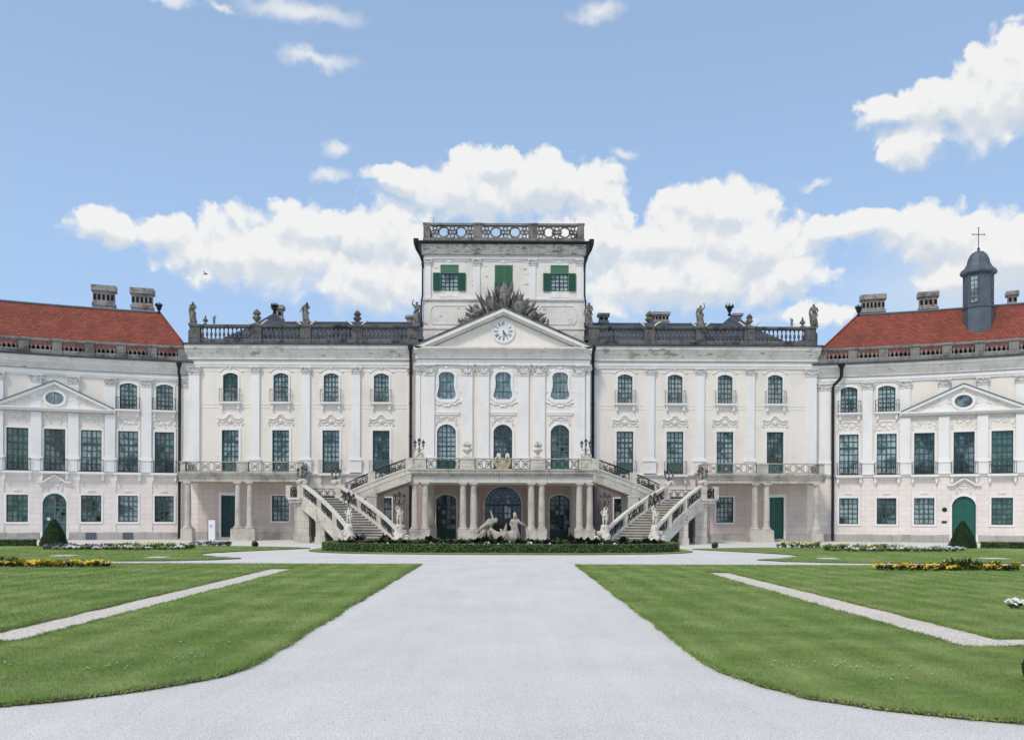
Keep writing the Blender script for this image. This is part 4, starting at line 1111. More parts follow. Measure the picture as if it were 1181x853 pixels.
for sx in (-1, 1):
    m.tube([(sx*u, TYF-.02, 6.1+v) for u, v in ((0, .1), (.35, .0), (.52, .25), (.6, .55), (.55, .85), (.4, 1.0), (.28, .85), (.36, .7))], [.05, .09, .11, .12, .12, .11, .08, .05], 6)
    m.tube([(sx*u, TYF-.03, 6.1+v) for u, v in ((0, .2), (.2, .15), (.36, .4), (.3, .7), (.1, .85), (0, .9))], .06, 5)
    for k in range(5): m.ball(sx*(.3+.08*k), TYF-.04, 6.2+.17*k, .1, .06, .1, 6, 4)
m.ball(0, TYF, 6.55, .3, .06, .36, 12, 6)
m.build('gilded_shell', 'gold', ter)
# doors under the terrace
for x in (CX[0], CX[2]):
    window(pal, x, .1, 4.18, 1.8, SY, None, rise=.42, cols=4, rows=6, panel=.9, gl='glass_door', fr='door_dark', sur=.16, name='door', mull=.14, surmat='stair_rail')
x = 0.02
D = MB(); DW = 3.28; DR = 1.62
D.ring(arc_outline(x, .2, 4.84, DW-.16, DR-.08, 16), arc_outline(x, .1, 4.92, DW, DR, 16), SY+.14, SY+.26)
for u in (-.82, 0, .82): D.box(x+u-.06, x+u+.06, SY+.13, SY+.24, .15, 3.3)
for z in (1.0, 1.75, 2.5): D.box(x-DW/2+.08, x+DW/2-.08, SY+.15, SY+.22, z-.025, z+.025)
D.box(x-DW/2+.08, x+DW/2-.08, SY+.12, SY+.25, 3.18, 3.34); D.box(x-DW/2+.08, x+DW/2-.08, SY+.17, SY+.21, .15, .85)
for u in (-1.22, -.41, .41, 1.22): D.box(x+u-.025, x+u+.025, SY+.15, SY+.22, .85, 3.2)
for k in range(1, 12):
    a = pi*k/12; D.tube([(x+.3*cos(a), SY+.17, 3.34+.3*sin(a)), (x+1.56*cos(a), SY+.17, 3.34+1.5*sin(a))], .028, 4)
for r in (.3, .85, 1.25):
    D.tube([(x+r*cos(pi*k/14), SY+.17, 3.34+r*sin(pi*k/14)) for k in range(15)], .028, 4)
dd = D.build('door', 'door_dark', pal)
g = MB(); g.prism(arc_outline(x, .12, 4.85, DW-.1, DR-.06, 16), SY+.2, SY+.21); g.build('pane', 'glass_door', dd)
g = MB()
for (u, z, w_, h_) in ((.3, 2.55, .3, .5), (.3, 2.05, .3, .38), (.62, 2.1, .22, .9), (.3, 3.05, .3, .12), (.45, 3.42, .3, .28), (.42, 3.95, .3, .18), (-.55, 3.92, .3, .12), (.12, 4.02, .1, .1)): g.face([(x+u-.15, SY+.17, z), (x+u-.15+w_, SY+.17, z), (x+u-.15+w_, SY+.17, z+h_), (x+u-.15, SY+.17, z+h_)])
g.build('painted_daylight_pane', 'bright', dd)  # pale patches imitate far windows shining through the hall
s_ = MB(); s_.ring(arc_outline(x, .1, 4.92, DW, DR, 16), arc_outline(x, .1, 5.02+.0, DW+.4, DR+.1, 16), SY-.08, SY+.1, closed=False)
i2 = arc_outline(x, .1, 4.92, DW, DR, 16)[1:-1]; s_.build('surround', 'stair_rail', dd)
MB().ring(i2, [(p[0], 4.94) for p in i2], SY-.004, SY+.16, closed=False).build('wall', 'pink_portico_shade', pal)

# ================================================================== curved double stair
def lerp(a, b, t): return a+(b-a)*t
def bez(P, t):
    if len(P) == 2: return tuple(lerp(a, b, t) for a, b in zip(*P))
    return bez([tuple(lerp(a, b, t) for a, b in zip(P[i], P[i+1])) for i in range(len(P)-1)], t)
LZ = 3.72
OUT = [(-11.6, -14.0), (-13.2, -12.4), (-16.5, -8.3)]
INN = [(-7.9, -14.0), (-9.9, -11.6), (-14.0, -6.6)]
FR = [(-13.7, -6.9), (-11.2, -7.6), (-7.4, -9.0)]
BK = [(-13.7, -3.9), (-11.0, -4.4), (-7.4, -5.6)]
def stair(sd):
    xf = None if sd < 0 else mirror
    st = thing('curved_staircase', (sd*12.5, -9, 0), ('left' if sd < 0 else 'right')+' curved stone staircase with iron railings climbing to the central terrace', 'staircase')
    def flight(A, B, z0, z1, n, nm):
        m = MB(); rs = MB()
        for i in range(n):
            t0, t1 = i/n, (i+1)/n; zt = z0+(z1-z0)*(i+1)/n
            a0, a1, b0, b1 = bez(A, t0), bez(A, t1), bez(B, t0), bez(B, t1)
            m.slab([a0, a1, b1, b0], zt-.06, zt)
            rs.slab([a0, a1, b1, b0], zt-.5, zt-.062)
            # nosing
            e = (Vector(a0)-Vector(a1)).normalized()*.035; e2 = (Vector(b0)-Vector(b1)).normalized()*.035
            m.slab([(a0[0]+e.x, a0[1]+e.y), a0, b0, (b0[0]+e2.x, b0[1]+e2.y)], zt-.06, zt)
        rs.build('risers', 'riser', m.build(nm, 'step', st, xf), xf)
    flight(OUT, INN, 0, LZ, 18, 'lower_flight'); flight(FR, BK, LZ, TZ, 13, 'upper_flight')
    def ribbon(C, z0, z1, lo, hi, th, nm, mt, t0=0., t1=1., n=12, parent=None, ground=False, outw=0.):
        m = MB(); L = []
        for i in range(n+1):
            t = t0+(t1-t0)*i/n; p = Vector(bez(C, t)); d = Vector(bez(C, min(1, t+.01)))-Vector(bez(C, max(0, t-.01))); d.normalize()
            nn = Vector((d.y, -d.x)); z = z0+(z1-z0)*t
            L.append((p+nn*(th/2+outw), p-nn*(th/2-outw), 0 if ground else max(0.0, z+lo), z+hi))
        for i in range(n):
            a, b = L[i], L[i+1]
            m.face([(a[0].x, a[0].y, a[2]), (b[0].x, b[0].y, b[2]), (b[0].x, b[0].y, b[3]), (a[0].x, a[0].y, a[3])])
            m.face([(a[1].x, a[1].y, a[2]), (a[1].x, a[1].y, a[3]), (b[1].x, b[1].y, b[3]), (b[1].x, b[1].y, b[2])])
            m.face([(a[0].x, a[0].y, a[3]), (b[0].x, b[0].y, b[3]), (b[1].x, b[1].y, b[3]), (a[1].x, a[1].y, a[3])])
            m.face([(a[0].x, a[0].y, a[2]), (a[1].x, a[1].y, a[2]), (b[1].x, b[1].y, b[2]), (b[0].x, b[0].y, b[2])])
        for a in (L[0], L[-1]): m.face([(a[0].x, a[0].y, a[2]), (a[1].x, a[1].y, a[2]), (a[1].x, a[1].y, a[3]), (a[0].x, a[0].y, a[3])])
        return m.build(nm, mt, parent or st, xf)
    def rail(C, z0, z1, stops, mt='iron', hand=True, ironmat='iron', postw=.42):
        if hand: ribbon(C, z0, z1, .92, 1.10, .34, 'handrail', 'stair_rail')
        for k, t in enumerate(stops):
            p = bez(C, t); z = z0+(z1-z0)*t
            m = MB(); sl = .25
            m.box(p[0]-postw/2, p[0]+postw/2, p[1]-.18, p[1]+.18, max(0, z-.3), z+.98); m.build('railing_pier', 'stair_stone', st, xf)
        for a, b in zip(stops[:-1], stops[1:]):
            n = 2 if b-a > .2 else 1
            m = MB()
            for j in range(n):
                t0 = a+(b-a)*j/n; t1 = a+(b-a)*(j+1)/n
                p, q = bez(C, t0), bez(C, t1)
                m.join(iron_panel((p[0], p[1], z0+(z1-z0)*t0+.1), (q[0], q[1], z0+(z1-z0)*t1+.1), .82, .026, .62))
            m.build('railing', ironmat, st, xf)
    for C in (OUT, INN):
        ribbon(C, 0, LZ, -.85, .16, .4, 'stringer', 'stair_stone')
        ribbon(C, 0, LZ, .16, .26, .46, 'stringer_moulding', 'stair_rail')
        rail(C, .1, LZ+.1, [.02, .36, .68, .985])
    for C in (FR, BK):
        ribbon(C, LZ, TZ, -1.0, .1, .4, 'stringer', 'stair_stone')
        ribbon(C, LZ, TZ, .06, .2, .5, 'stringer_moulding', 'stair_rail')
        ribbon(C, LZ, TZ, -.35, -.25, .48, 'stringer_moulding', 'stair_rail')
    rail(FR, LZ+.1, TZ, [.04, .5, .97], hand=False, postw=.6)
    rail(BK, LZ+.1, TZ, [.04, .5, .97], hand=False)
    ribbon(FR, LZ, TZ, .96, 1.02, .12, 'iron_handrail', 'iron')
    # solid foot of the stair and the pillars
    ribbon(OUT, 0, LZ, 0, -.6, .42, 'wall', 'stair_stone', .0, .34, 8, ground=True)
    ribbon(INN, 0, LZ, 0, -.6, .42, 'wall', 'stair_stone', .0, .38, 8, ground=True)
    def pillar(x, y, w, d, z1, nm='pillar', z0=0):
        m = MB(); m.box(x-w/2, x+w/2, y-d/2, y+d/2, z0, z1-.2); m.box(x-w/2-.06, x+w/2+.06, y-d/2-.06, y+d/2+.06, z0, .55)
        m.box(x-w/2-.05, x+w/2+.05, y-d/2-.05, y+d/2+.05, z1-.35, z1-.2); m.build(nm, 'stair_stone', st, xf)
    p = bez(OUT, .66); pillar(p[0], p[1], .7, .6, LZ*.66-.35)
    p = bez(OUT, .42); 
    for (x, y) in ((-16.45, -7.9), (-17.5, -4.6), (-14.0, -4.4)): pillar(x, y, .95, .8, LZ-.3)
    p = bez(FR, .5); pillar(p[0], p[1], .85, .6, LZ+(TZ-LZ)*.5-.7)
    p = bez(BK, .5); pillar(p[0], p[1], .85, .5, LZ+(TZ-LZ)*.5-.7)
    p = bez(INN, .7); pillar(p[0], p[1], .6, .5, LZ*.7-.5)
    # landing
    poly = [(-17.95, -3.8), (-17.95, -7.2), (-17.3, -8.3), (-16.6, -8.75), (-13.9, -6.9), (-13.4, -7.1), (-13.4, -3.8)]
    MB().slab(poly, LZ-.4, LZ).build('landing', 'stair_stone', st, xf)
    big = [(lerp(-15.6, x, 1.05), lerp(-6, y, 1.05)) for x, y in poly]
    MB().slab(big, LZ-.14, LZ+.02).build('landing_edge', 'stair_rail', st, xf)
    for p0, p1 in (((-17.85, -4.0), (-17.85, -7.0)), ((-17.7, -7.5), (-16.75, -8.4)), ((-17.7, -3.95), (-13.7, -3.95))):
        o = iron_panel((p0[0], p0[1], LZ+.05), (p1[0], p1[1], LZ+.05), .85, .026, .62).build('railing', 'iron', st, xf)
    for x, y in ((-17.85, -3.95), (-17.85, -7.3), (-16.6, -8.5)):
        MB().box(x-.25, x+.25, y-.22, y+.22, LZ, LZ+1.05).build('railing_pier', 'stair_stone', st, xf)
    MB().box(-17.5, -13.9, -4.3, -4.05, 0, 3.35).build('wall', 'shade_stone', st, xf)  # added dark panel, coloured as the shade between the pillars
    # rubble-stone scroll bases at the foot of the two balustrades
    return st
for sd in (-1, 1): stair(sd)
# ================================================================== figures
def skin(chains, subdiv=1, extra=None):
    """chains: list of lists of (x,y,z,r); the points named equal are welded"""
    vs, es, rs, key = [], [], [], {}
    for ch in chains:
        prev = None
        for (x, y, z, r) in ch:
            k = (round(x, 4), round(y, 4), round(z, 4))
            if k not in key: key[k] = len(vs); vs.append((x, y, z)); rs.append(r)
            i = key[k]
            if prev is not None and prev != i: es.append((prev, i))
            prev = i
    me = bpy.data.meshes.new('tmp'); me.from_pydata(vs, es, [])
    o = bpy.data.objects.new('tmp', me); COL.objects.link(o)
    o.modifiers.new('s', 'SKIN')
    for i, r in enumerate(rs): me.skin_vertices[0].data[i].radius = r if isinstance(r, tuple) else (r, r)
    me.skin_vertices[0].data[0].use_root = True
    sb = o.modifiers.new('d', 'SUBSURF'); sb.levels = subdiv; sb.render_levels = subdiv
    dg = bpy.context.evaluated_depsgraph_get(); ev = o.evaluated_get(dg).to_mesh()
    mb = MB(); mb.v = [tuple(v.co) for v in ev.vertices]; mb.f = [list(p.vertices) for p in ev.polygons]
    o.evaluated_get(dg).to_mesh_clear(); bpy.data.objects.remove(o); bpy.data.meshes.remove(me)
    return mb
def human(J, robe=0., seed=0, hair=.1, stout=1.):
    """J: joints in units of body height, feet at z=0, facing -y. Returns a MB of a draped or bare figure"""
    b = dict(pel=(0, 0, .52), wst=(0, .005, .60), chs=(0, .0, .72), nck=(0, 0, .83), hed=(0, -.015, .885),
             hipL=(-.055, 0, .50), kneL=(-.065, -.02, .28), ankL=(-.06, .01, .04), toeL=(-.07, -.09, .015),
             hipR=(.055, 0, .50), kneR=(.07, -.035, .28), ankR=(.08, .0, .04), toeR=(.10, -.10, .015),
             shL=(-.115, 0, .80), elL=(-.15, .02, .64), haL=(-.13, -.06, .50), shR=(.115, 0, .80), elR=(.16, .02, .65), haR=(.10, -.10, .60))
    b.update(J); s = stout; g = lambda k, r: (*b[k], r*s)
    ch = [[g('pel', .075), g('wst', .066), g('chs', .085), g('nck', .034), g('hed', .045)]]
    for q in 'LR':
        ch.append([g('pel', .075), g('hip'+q, .06), g('kne'+q, .04), g('ank'+q, .024), g('toe'+q, .02)])
        h = Vector(b['ha'+q]); e = Vector(b['el'+q]); f = h+(h-e).normalized()*.05
        ch.append([g('chs', .085), g('sh'+q, .04), g('el'+q, .027), g('ha'+q, .018), (f.x, f.y, f.z, .016*s)])
    mb = skin(ch, 2)
    hx, hy, hz = b['hed']; nx, ny, nz = b['nck']
    mb.ball(hx, hy-.004, hz+.018, .047, .055, .066, 12, 8)
    mb.ball(hx, hy-.058, hz+.012, .009, .014, .014, 6, 4)                              # nose
    mb.ball(hx, hy-.05, hz-.018, .016, .008, .005, 6, 3)                              # mouth
    for sx in (-1, 1): mb.ball(hx+sx*.019, hy-.050, hz+.026, .008, .006, .006, 6, 3); mb.ball(hx+sx*.048, hy, hz+.014, .007, .012, .018, 6, 4)
    mb.ball(hx, hy+.018, hz+.036, .054, .056, .06, 10, 6)                               # hair
    r = random.Random(seed)
    for k in range(9): a = 2*pi*k/9; mb.ball(hx+.045*cos(a), hy+.02+.04*sin(a), hz+.045+r.uniform(-.02, .02), .02, .02, .02, 6, 3)
    for q in 'LR':                                                                      # fingers
        h = Vector(b['ha'+q]); e = Vector(b['el'+q]); d = (h-e).normalized(); sd_ = d.cross(Vector((0, 1, 0))).normalized()
        base = h+d*.045
        for k in range(4):
            o = sd_*(.011*(k-1.5)); L = (.034, .04, .038, .03)[k]
            mb.tube([base+o, base+o*1.2+d*L*.6, base+o*1.2+d*L*.9+Vector((0, -.012, 0))], [.006, .0055, .004], 5)
        mb.tube([h+d*.015, h+d*.03+sd_*.028, h+d*.055+sd_*.032], [.008, .007, .005], 5)
    if robe:
        n = 22; px, py, pz_ = b['pel']; idx = []
        top = .66 if robe > 1 else .56
        for j in range(9):
            t = j/8; z = top-(top-.03)*t; ring = []
            rad = .085+(.075)*t**1.3
            for k in range(n):
                a = 2*pi*k/n; fold = 1+.16*t*sin(a*6+3*t+seed)+.07*sin(a*11+seed*2)
                ring.append(mb.pt((px*(1-t)+rad*fold*cos(a)*1.0+.02*t, py*(1-t)+rad*fold*sin(a)*.82, z)))
            idx.append(ring)
        for j in range(8):
            for k in range(n): mb.f.append([idx[j][k], idx[j][(k+1) % n], idx[j+1][(k+1) % n], idx[j+1][k]])
        # cloak over the shoulder and across the body
        sL = Vector(b['shL']); hp = Vector(b['hipR'])
        for k in range(4):
            mb.tube([sL+Vector((.02*k-.01, -.05, .035)), (sL+hp)/2+Vector((.01*k-.02, -.105, .01*k)), hp+Vector((.05, -.08, .05-.02*k)), hp+Vector((.10, -.03, -.08))], .02, 6)
        mb.tube([sL+Vector((-.01, .05, .03)), sL+Vector((-.06, .06, -.2)), (-.12, .06, .3), (-.11, .05, .06)], [.035, .05, .06, .05], 8, flat=.5)
    return mb
POSES = {
 'stand': dict(),
 'armup': dict(elR=(.20, -.02, .86), haR=(.17, -.03, .99), elL=(-.17, .03, .66), haL=(-.10, -.09, .62)),
 'hip': dict(elR=(.20, .04, .67), haR=(.09, -.03, .58), elL=(-.16, 0, .65), haL=(-.17, -.08, .52), hed=(-.02, -.02, .885)),
 'hold': dict(elR=(.15, -.04, .65), haR=(.02, -.12, .70), elL=(-.15, -.02, .65), haL=(-.03, -.12, .66)),
 'lean': dict(nck=(.03, -.02, .83), hed=(.05, -.04, .88), chs=(.015, 0, .72), elL=(-.20, .0, .70), haL=(-.24, -.03, .58), elR=(.16, -.03, .68), haR=(.06, -.1, .76), shL=(-.09, 0, .80), shR=(.135, 0, .795)),
}
FIGC = {}
def statue(x, y, z, h, pose, robe, mat, label, rz=0, grp=None, plinth=.0, seed=0, cat='statue', name='statue', stout=1., flip=False):
    t = thing(name, (x, y, z), label, cat, grp, rz)
    mb = human(POSES[pose], robe, seed, stout=stout); sx = -1 if flip else 1
    m = MB(); m.join(mb, lambda p: (p[0]*h*sx, p[1]*h, p[2]*h+plinth)); 
    me = build_local(m, 'figure', mat, t, smooth=True)
    if plinth:
        q = MB(); q.box(-.36, .36, -.3, .3, 0, plinth*.45); q.box(-.28, .28, -.24, .24, plinth*.45, plinth+.02*h); build_local(q, 'plinth', mat, t)
    return t
def build_local(m, name, mat, parent, smooth=False):
    o = m.build(name, mat, None, smooth=smooth); o.parent = parent; return o
ZR = 19.68
for i, (x, hh, pose, robe, lab, flip) in enumerate([
    (-28.45, 2.0, 'hold', 2, 'robed stone statue on the outer left corner pier of the main roof parapet', False),
    (-18.1, 2.0, 'lean', 1, 'stone warrior statue halfway along the left main roof parapet', False),
    (-7.95, 2.1, 'armup', 1, 'stone statue with raised arm against the left foot of the lookout tower', True),
    (7.85, 2.1, 'stand', 2, 'stone statue standing against the right foot of the lookout tower', False),
    (18.1, 1.9, 'armup', 2, 'broad stone statue with raised arm halfway along the right main roof parapet', False),
    (28.55, 2.05, 'hip', 2, 'robed stone statue on the outer right corner pier of the main roof parapet', False)]):
    statue(x, -.42, ZR, hh, pose, robe, 'statue' , lab, plinth=.14, seed=i*3+1, grp=None, flip=flip, stout=1.15)
def urn(x, y, z, h, mat, label, kind=0, name='stone_urn', grp=None):
    t = thing(name, (x, y, z), label, 'urn', grp)
    m = MB(); s = h
    m.box(-.2*s, .2*s, -.2*s, .2*s, 0, .08*s)
    m.lathe([(.2*s, .08*s), (.1*s, .14*s), (.07*s, .2*s), (.16*s, .28*s), (.26*s, .4*s), (.27*s, .46*s), (.18*s, .54*s), (.13*s, .56*s)], 0, 0, 0, 12)
    build_local(m, 'bowl', mat, t)
    q = MB(); q.lathe([(.15*s, .56*s), (.17*s, .6*s), (.08*s, .68*s), (.11*s, .76*s), (.06*s, .88*s), (.01, 1.0*s)], 0, 0, 0, 8)
    if kind == 1:
        for k in range(10): a = 2*pi*k/10; q.tube([(.08*s*cos(a), .08*s*sin(a), .55*s), (.2*s*cos(a), .2*s*sin(a), .7*s), (.1*s*cos(a), .1*s*sin(a), .9*s)], [.05*s, .06*s, .01], 5)
    build_local(q, 'finial', mat, t)
    return t
def scrolls(x, label, grp):
    m = MB()
    for sx in (-1, 1): m.tube([(sx*.45, -.1, .02), (sx*.62, -.1, .18), (sx*.95, -.12, .42), (sx*1.05, -.12, .40)], [.1, .09, .07, .04], 6)
    o = m.build('scroll_bracket', 'statue_pale'); o.location = (x, -.42, ZR)
    return tag(o, label, 'ornament', grp)
for x, h, lab in ((-22.6, 1.5, 'tall flaming stone urn in front of the left pyramid roof'), (-13.4, 1.45, 'stone urn between the warrior statue and the lookout tower'),
                  (13.4, 1.5, 'stone urn on the right main parapet between tower and big chimney'), (22.6, 1.25, 'stone urn in front of the right pyramid roof'),
                  (-27.3, .9, 'small squat urn next to the robed statue at the left roof corner'), (27.5, 1.0, 'small domed urn next to the robed statue at the right roof corner')):
    urn(x, -.42, ZR, h, 'statue', lab, kind=1 if abs(x) < 27 else 0)
for x, lab in ((-22.6, 'pair of pale stone scrolls flanking the tall flaming urn on the left parapet'), (-18.1, 'pair of pale stone scrolls at the feet of the warrior statue'), (-13.4, 'pair of pale stone scrolls beside the urn nearest the tower on the left parapet'),
               (13.4, 'pair of pale stone scrolls beside the urn nearest the tower on the right parapet'), (18.1, 'pair of pale stone scrolls at the feet of the broad statue'), (22.6, 'pair of pale stone scrolls flanking the urn before the right pyramid roof')):
    scrolls(x, lab, None)
for x, lab in ((-26.5, 'little stone cherub on the left parapet beside the small urn'), (26.5, 'little stone cherub on the right parapet beside the small urn')):
    statue(x, -.42, ZR, .85, 'armup', 0, 'statue', lab, seed=4, stout=1.5, flip=x > 0)

# stone urns and iron candelabra on the terrace and stairs
for x, lab in ((-2.9, 'pale stone urn on the terrace rail left of the gilded shell'), (2.9, 'pale stone urn on the terrace rail right of the gilded shell')):
    urn(x, TYF+.25, 7.04, 1.5, 'statue_pale', lab, kind=1)
def lamp_local(t, z, s=1., arms=3):
    stem = MB(); stem.lathe([(.07*s, 0), (.1*s, .05*s), (.03*s, .12*s), (.03*s, .45*s), (.07*s, .5*s), (.03*s, .55*s)], 0, 0, z, 8); build_local(stem, 'stem', 'iron', t)
    pos = [(0, 0, .55*s)]+([(.34*s*cos(a), .34*s*sin(a), .38*s) for a in ([pi, 0, -pi/2][:arms-1] if arms < 4 else [pi, 0, -pi/2])])
    for (dx, dy, dz) in pos:
        a = MB()
        if dx or dy: a.tube([(0, 0, z+.3*s), (dx*.5, dy*.5, z+.12*s), (dx, dy, z+.2*s), (dx, dy, z+dz)], .028*s, 5)
        a.lathe([(.04*s, 0), (.11*s, .04*s), (.10*s, .06*s)], dx, dy, z+dz, 8)
        for k in range(4): an = pi/4+k*pi/2; a.tube([(dx+.08*s*cos(an), dy+.08*s*sin(an), z+dz+.05*s), (dx+.13*s*cos(an), dy+.13*s*sin(an), z+dz+.34*s)], .014*s, 4)
        a.lathe([(.17*s, 0), (.14*s, .06*s), (.06*s, .14*s), (.03*s, .2*s), (.01, .27*s)], dx, dy, z+dz+.34*s, 8)
        arm = build_local(a, 'lantern', 'iron', t)
        g = MB(); g.lathe([(.06*s, .06*s), (.10*s, .33*s)], dx, dy, z+dz, 8); gg = g.build('lantern_glass', 'lamp_glass'); gg.parent = arm
def scroll_heap(mb, s, seed, lo=0):
    """baroque rocaille mound"""
    r = random.Random(seed)
    for k in range(9):
        a = r.uniform(0, 2*pi); mb.ball(.26*s*cos(a), .2*s*sin(a), r.uniform(.08, .4)*s, .17*s, .16*s, .15*s, 8, 5)
    for sx in (-1, 1):
        scroll(mb, lambda u, v: (u, -.16*s, v), sx*.3*s, .2*s, .2*s, 1.3, 0 if sx < 0 else pi, sx, .055*s, 9)
def candelabrum(x, y, z, label, s=1.):
    t = thing('stair_lantern', (x, y, z), label, 'lantern')
    m = MB(); scroll_heap(m, 1.0*s, int(x*7)); build_local(m, 'stone_base', 'statue_pale', t, True)
    lamp_local(t, .5*s, 1.0*s, 3); return t
for sd, side in ((-1, 'left'), (1, 'right')):
    candelabrum(sd*6.85, TYF+.25, 7.04, 'black branched lantern on the '+side+' end of the terrace railing')
    candelabrum(sd*16.55, -8.35, LZ+1.1, 'black lantern on the outer corner of the '+side+' stair landing', .95)
    candelabrum(sd*14.1, -6.6, LZ+1.1, 'black lantern on the inner corner of the '+side+' stair landing', .95)
def putto_lamp(x, y, label, flip, s=1., outward=1):
    """marble child on a rocaille base that carries a lantern"""
    t = thing('lantern_statue', (x, y, 0), label, 'statue')
    b = MB(); b.lathe([(.42, 0), (.5, .25), (.40, .7), (.36, 1.1), (.26, 1.5), (.28, 1.62)], 0, 0, 0, 10)
    r = random.Random(int(x))
    for k in range(26):
        tt = r.random(); an = r.uniform(0, 2*pi); rr_ = .46-.2*tt
        b.ball(rr_*cos(an), rr_*sin(an), .1+1.4*tt, r.uniform(.08, .17), r.uniform(.08, .15), r.uniform(.1, .2), 7, 5)
    for k, (u, v, q) in enumerate(((.75, .22, .3), (.58, .62, .24), (.42, 1.02, .18))):
        b.ball(u*outward, -.05, v, q, .26, q*.9, 10, 6); scroll(b, lambda a_, b_: (a_, -.28, b_), u*outward, v, q, 1.3, 0, outward, .06, 9)
    build_local(b, 'rocaille_base', 'statue_pale', t, True)
    f = human(dict(elR=(.17, -.05, .92), haR=(.07, -.06, 1.02), elL=(-.19, -.03, .70), haL=(-.11, -.08, .56), kneR=(.09, -.09, .30), pel=(.02, 0, .52)), 0, 5, stout=1.35)
    m = MB(); m.join(f, lambda p: (p[0]*1.45*(-1 if flip else 1), p[1]*1.45, p[2]*1.35+1.6))
    m.tube([(-.2, .02, 2.35), (.0, -.14, 2.3), (.2, -.02, 2.42), (.22, .08, 2.0), (.12, .05, 1.7)], [.05, .07, .08, .07, .05], 6)
    build_local(m, 'figure', 'statue_pale', t, True)
    lamp_local(t, 3.0, 1.0, 4); return t
for sd, side in ((-1, 'left'), (1, 'right')):
    putto_lamp(sd*11.55, -14.55, 'white stone child holding a lantern at the outer foot of the '+side+' staircase', sd > 0, outward=sd)
    putto_lamp(sd*7.75, -14.55, 'white stone child holding a lantern at the inner foot of the '+side+' staircase', sd < 0, outward=-sd)

# fountain group: two figures and a sea beast
FY = -22.5
fa = human(dict(pel=(-.06, .02, .40), wst=(.0, .0, .47), chs=(.10, -.02, .56), nck=(.19, -.03, .62), hed=(.25, -.06, .63),
    hipL=(-.10, .02, .39), kneL=(-.17, -.04, .22), ankL=(-.10, .05, .05), toeL=(-.15, -.03, .02), hipR=(.0, .0, .39), kneR=(.06, -.08, .20), ankR=(.05, 0, .04), toeR=(.09, -.08, .02),
    shL=(.04, -.02, .66), elL=(-.07, -.04, .58), haL=(-.20, -.05, .43), shR=(.16, .0, .68), elR=(.13, .0, .77), haR=(.10, -.02, .87)), 0, 3, stout=1.3)
t = MB(); t.join(fa, lambda p: (p[0]*2.15, p[1]*2.3, p[2]*2.45))
t.tube([(-.7, -.2, .75), (-.38, -.25, 1.15), (.05, -.25, 1.42), (.26, -.2, 1.15)], [.05, .14, .16, .08], 8)
t.tube([(-.5, 0, .1), (-.42, -.1, .6), (-.26, -.1, .92), (-.08, 0, .85)], [.26, .29, .26, .2], 8)
o = thing('fountain_figure', (-.88, FY, .38), 'stone figure bending over the beast at the left of the flower bed sculpture', 'statue')
build_local(t, 'figure', 'fountain', o, True)
r_ = MB(); 
for k in range(14): a = k*.45; r_.ball(.6*cos(a), .4*sin(a), -.05, .3, .28, .26, 8, 5)
build_local(r_, 'rock_base', 'fountain', o, True)
fb = human(dict(pel=(-.02, .0, .52), wst=(-.03, 0, .60), chs=(-.02, -.01, .72), nck=(.02, -.02, .82), hed=(.0, -.04, .87),
    shR=(.10, -.02, .79), elR=(.19, -.07, .67), haR=(.27, -.13, .66), shL=(-.11, 0, .78), elL=(-.15, -.06, .66), haL=(-.08, -.16, .58), kneL=(.0, -.02, .28), kneR=(.12, -.05, .29), ankR=(.16, .03, .05), toeR=(.18, -.06, .02)), 0, 8, stout=1.3)
t = MB(); t.join(fb, lambda p: (p[0]*2.1, p[1]*2.1, p[2]*2.15))
t.ball(-.02, -.02, 2.06, .13, .13, .18, 8, 5)
o = thing('fountain_figure', (.92, FY, .3), 'upright naked stone figure holding a stick at the right of the flower bed sculpture', 'statue')
build_local(t, 'figure', 'fountain', o, True)
k_ = MB(); k_.tube([(.45, -.3, 1.6), (.8, -.32, 1.15), (.95, -.3, .6)], .035, 6); build_local(k_, 'stick', 'fountain', o)
r_ = MB()
for k in range(10): a = k*.63; r_.ball(.4*cos(a), .3*sin(a), -.02, .22, .22, .12, 8, 5)
build_local(r_, 'rock_base', 'fountain', o, True)
be = skin([[(-.78, -.3, 1.42, .05), (-.66, -.32, 1.18, .17), (-.38, -.35, .90, .27), (-.02, -.38, .74, .36), (.36, -.36, .78, .44), (.62, -.3, .92, .46), (.80, -.2, 1.12, .28), (.74, -.1, 1.36, .14), (.60, -.05, 1.45, .08)],
           [(-.02, -.38, .74, .36), (.02, -.25, 1.15, .13), (-.14, -.25, 1.34, .05)], [(-.02, -.38, .74, .36), (.20, -.2, 1.2, .12), (.26, -.2, 1.5, .08), (.30, -.2, 1.72, .02)], [(.62, -.3, .92, .46), (.72, -.4, .5, .4), (.5, -.42, .25, .42)], [(-.02, -.38, .74, .36), (-.05, -.4, .3, .45)]], 2)
be.ball(-.70, -.34, 1.24, .17, .14, .12, 8, 5); be.ball(-.9, -.36, 1.18, .1, .07, .05, 8, 5)
o = thing('fountain_beast', (.06, FY-.1, .1), 'coiled stone sea beast between the two figures in the oval bed', 'statue')
build_local(be, 'body', 'fountain', o, True)
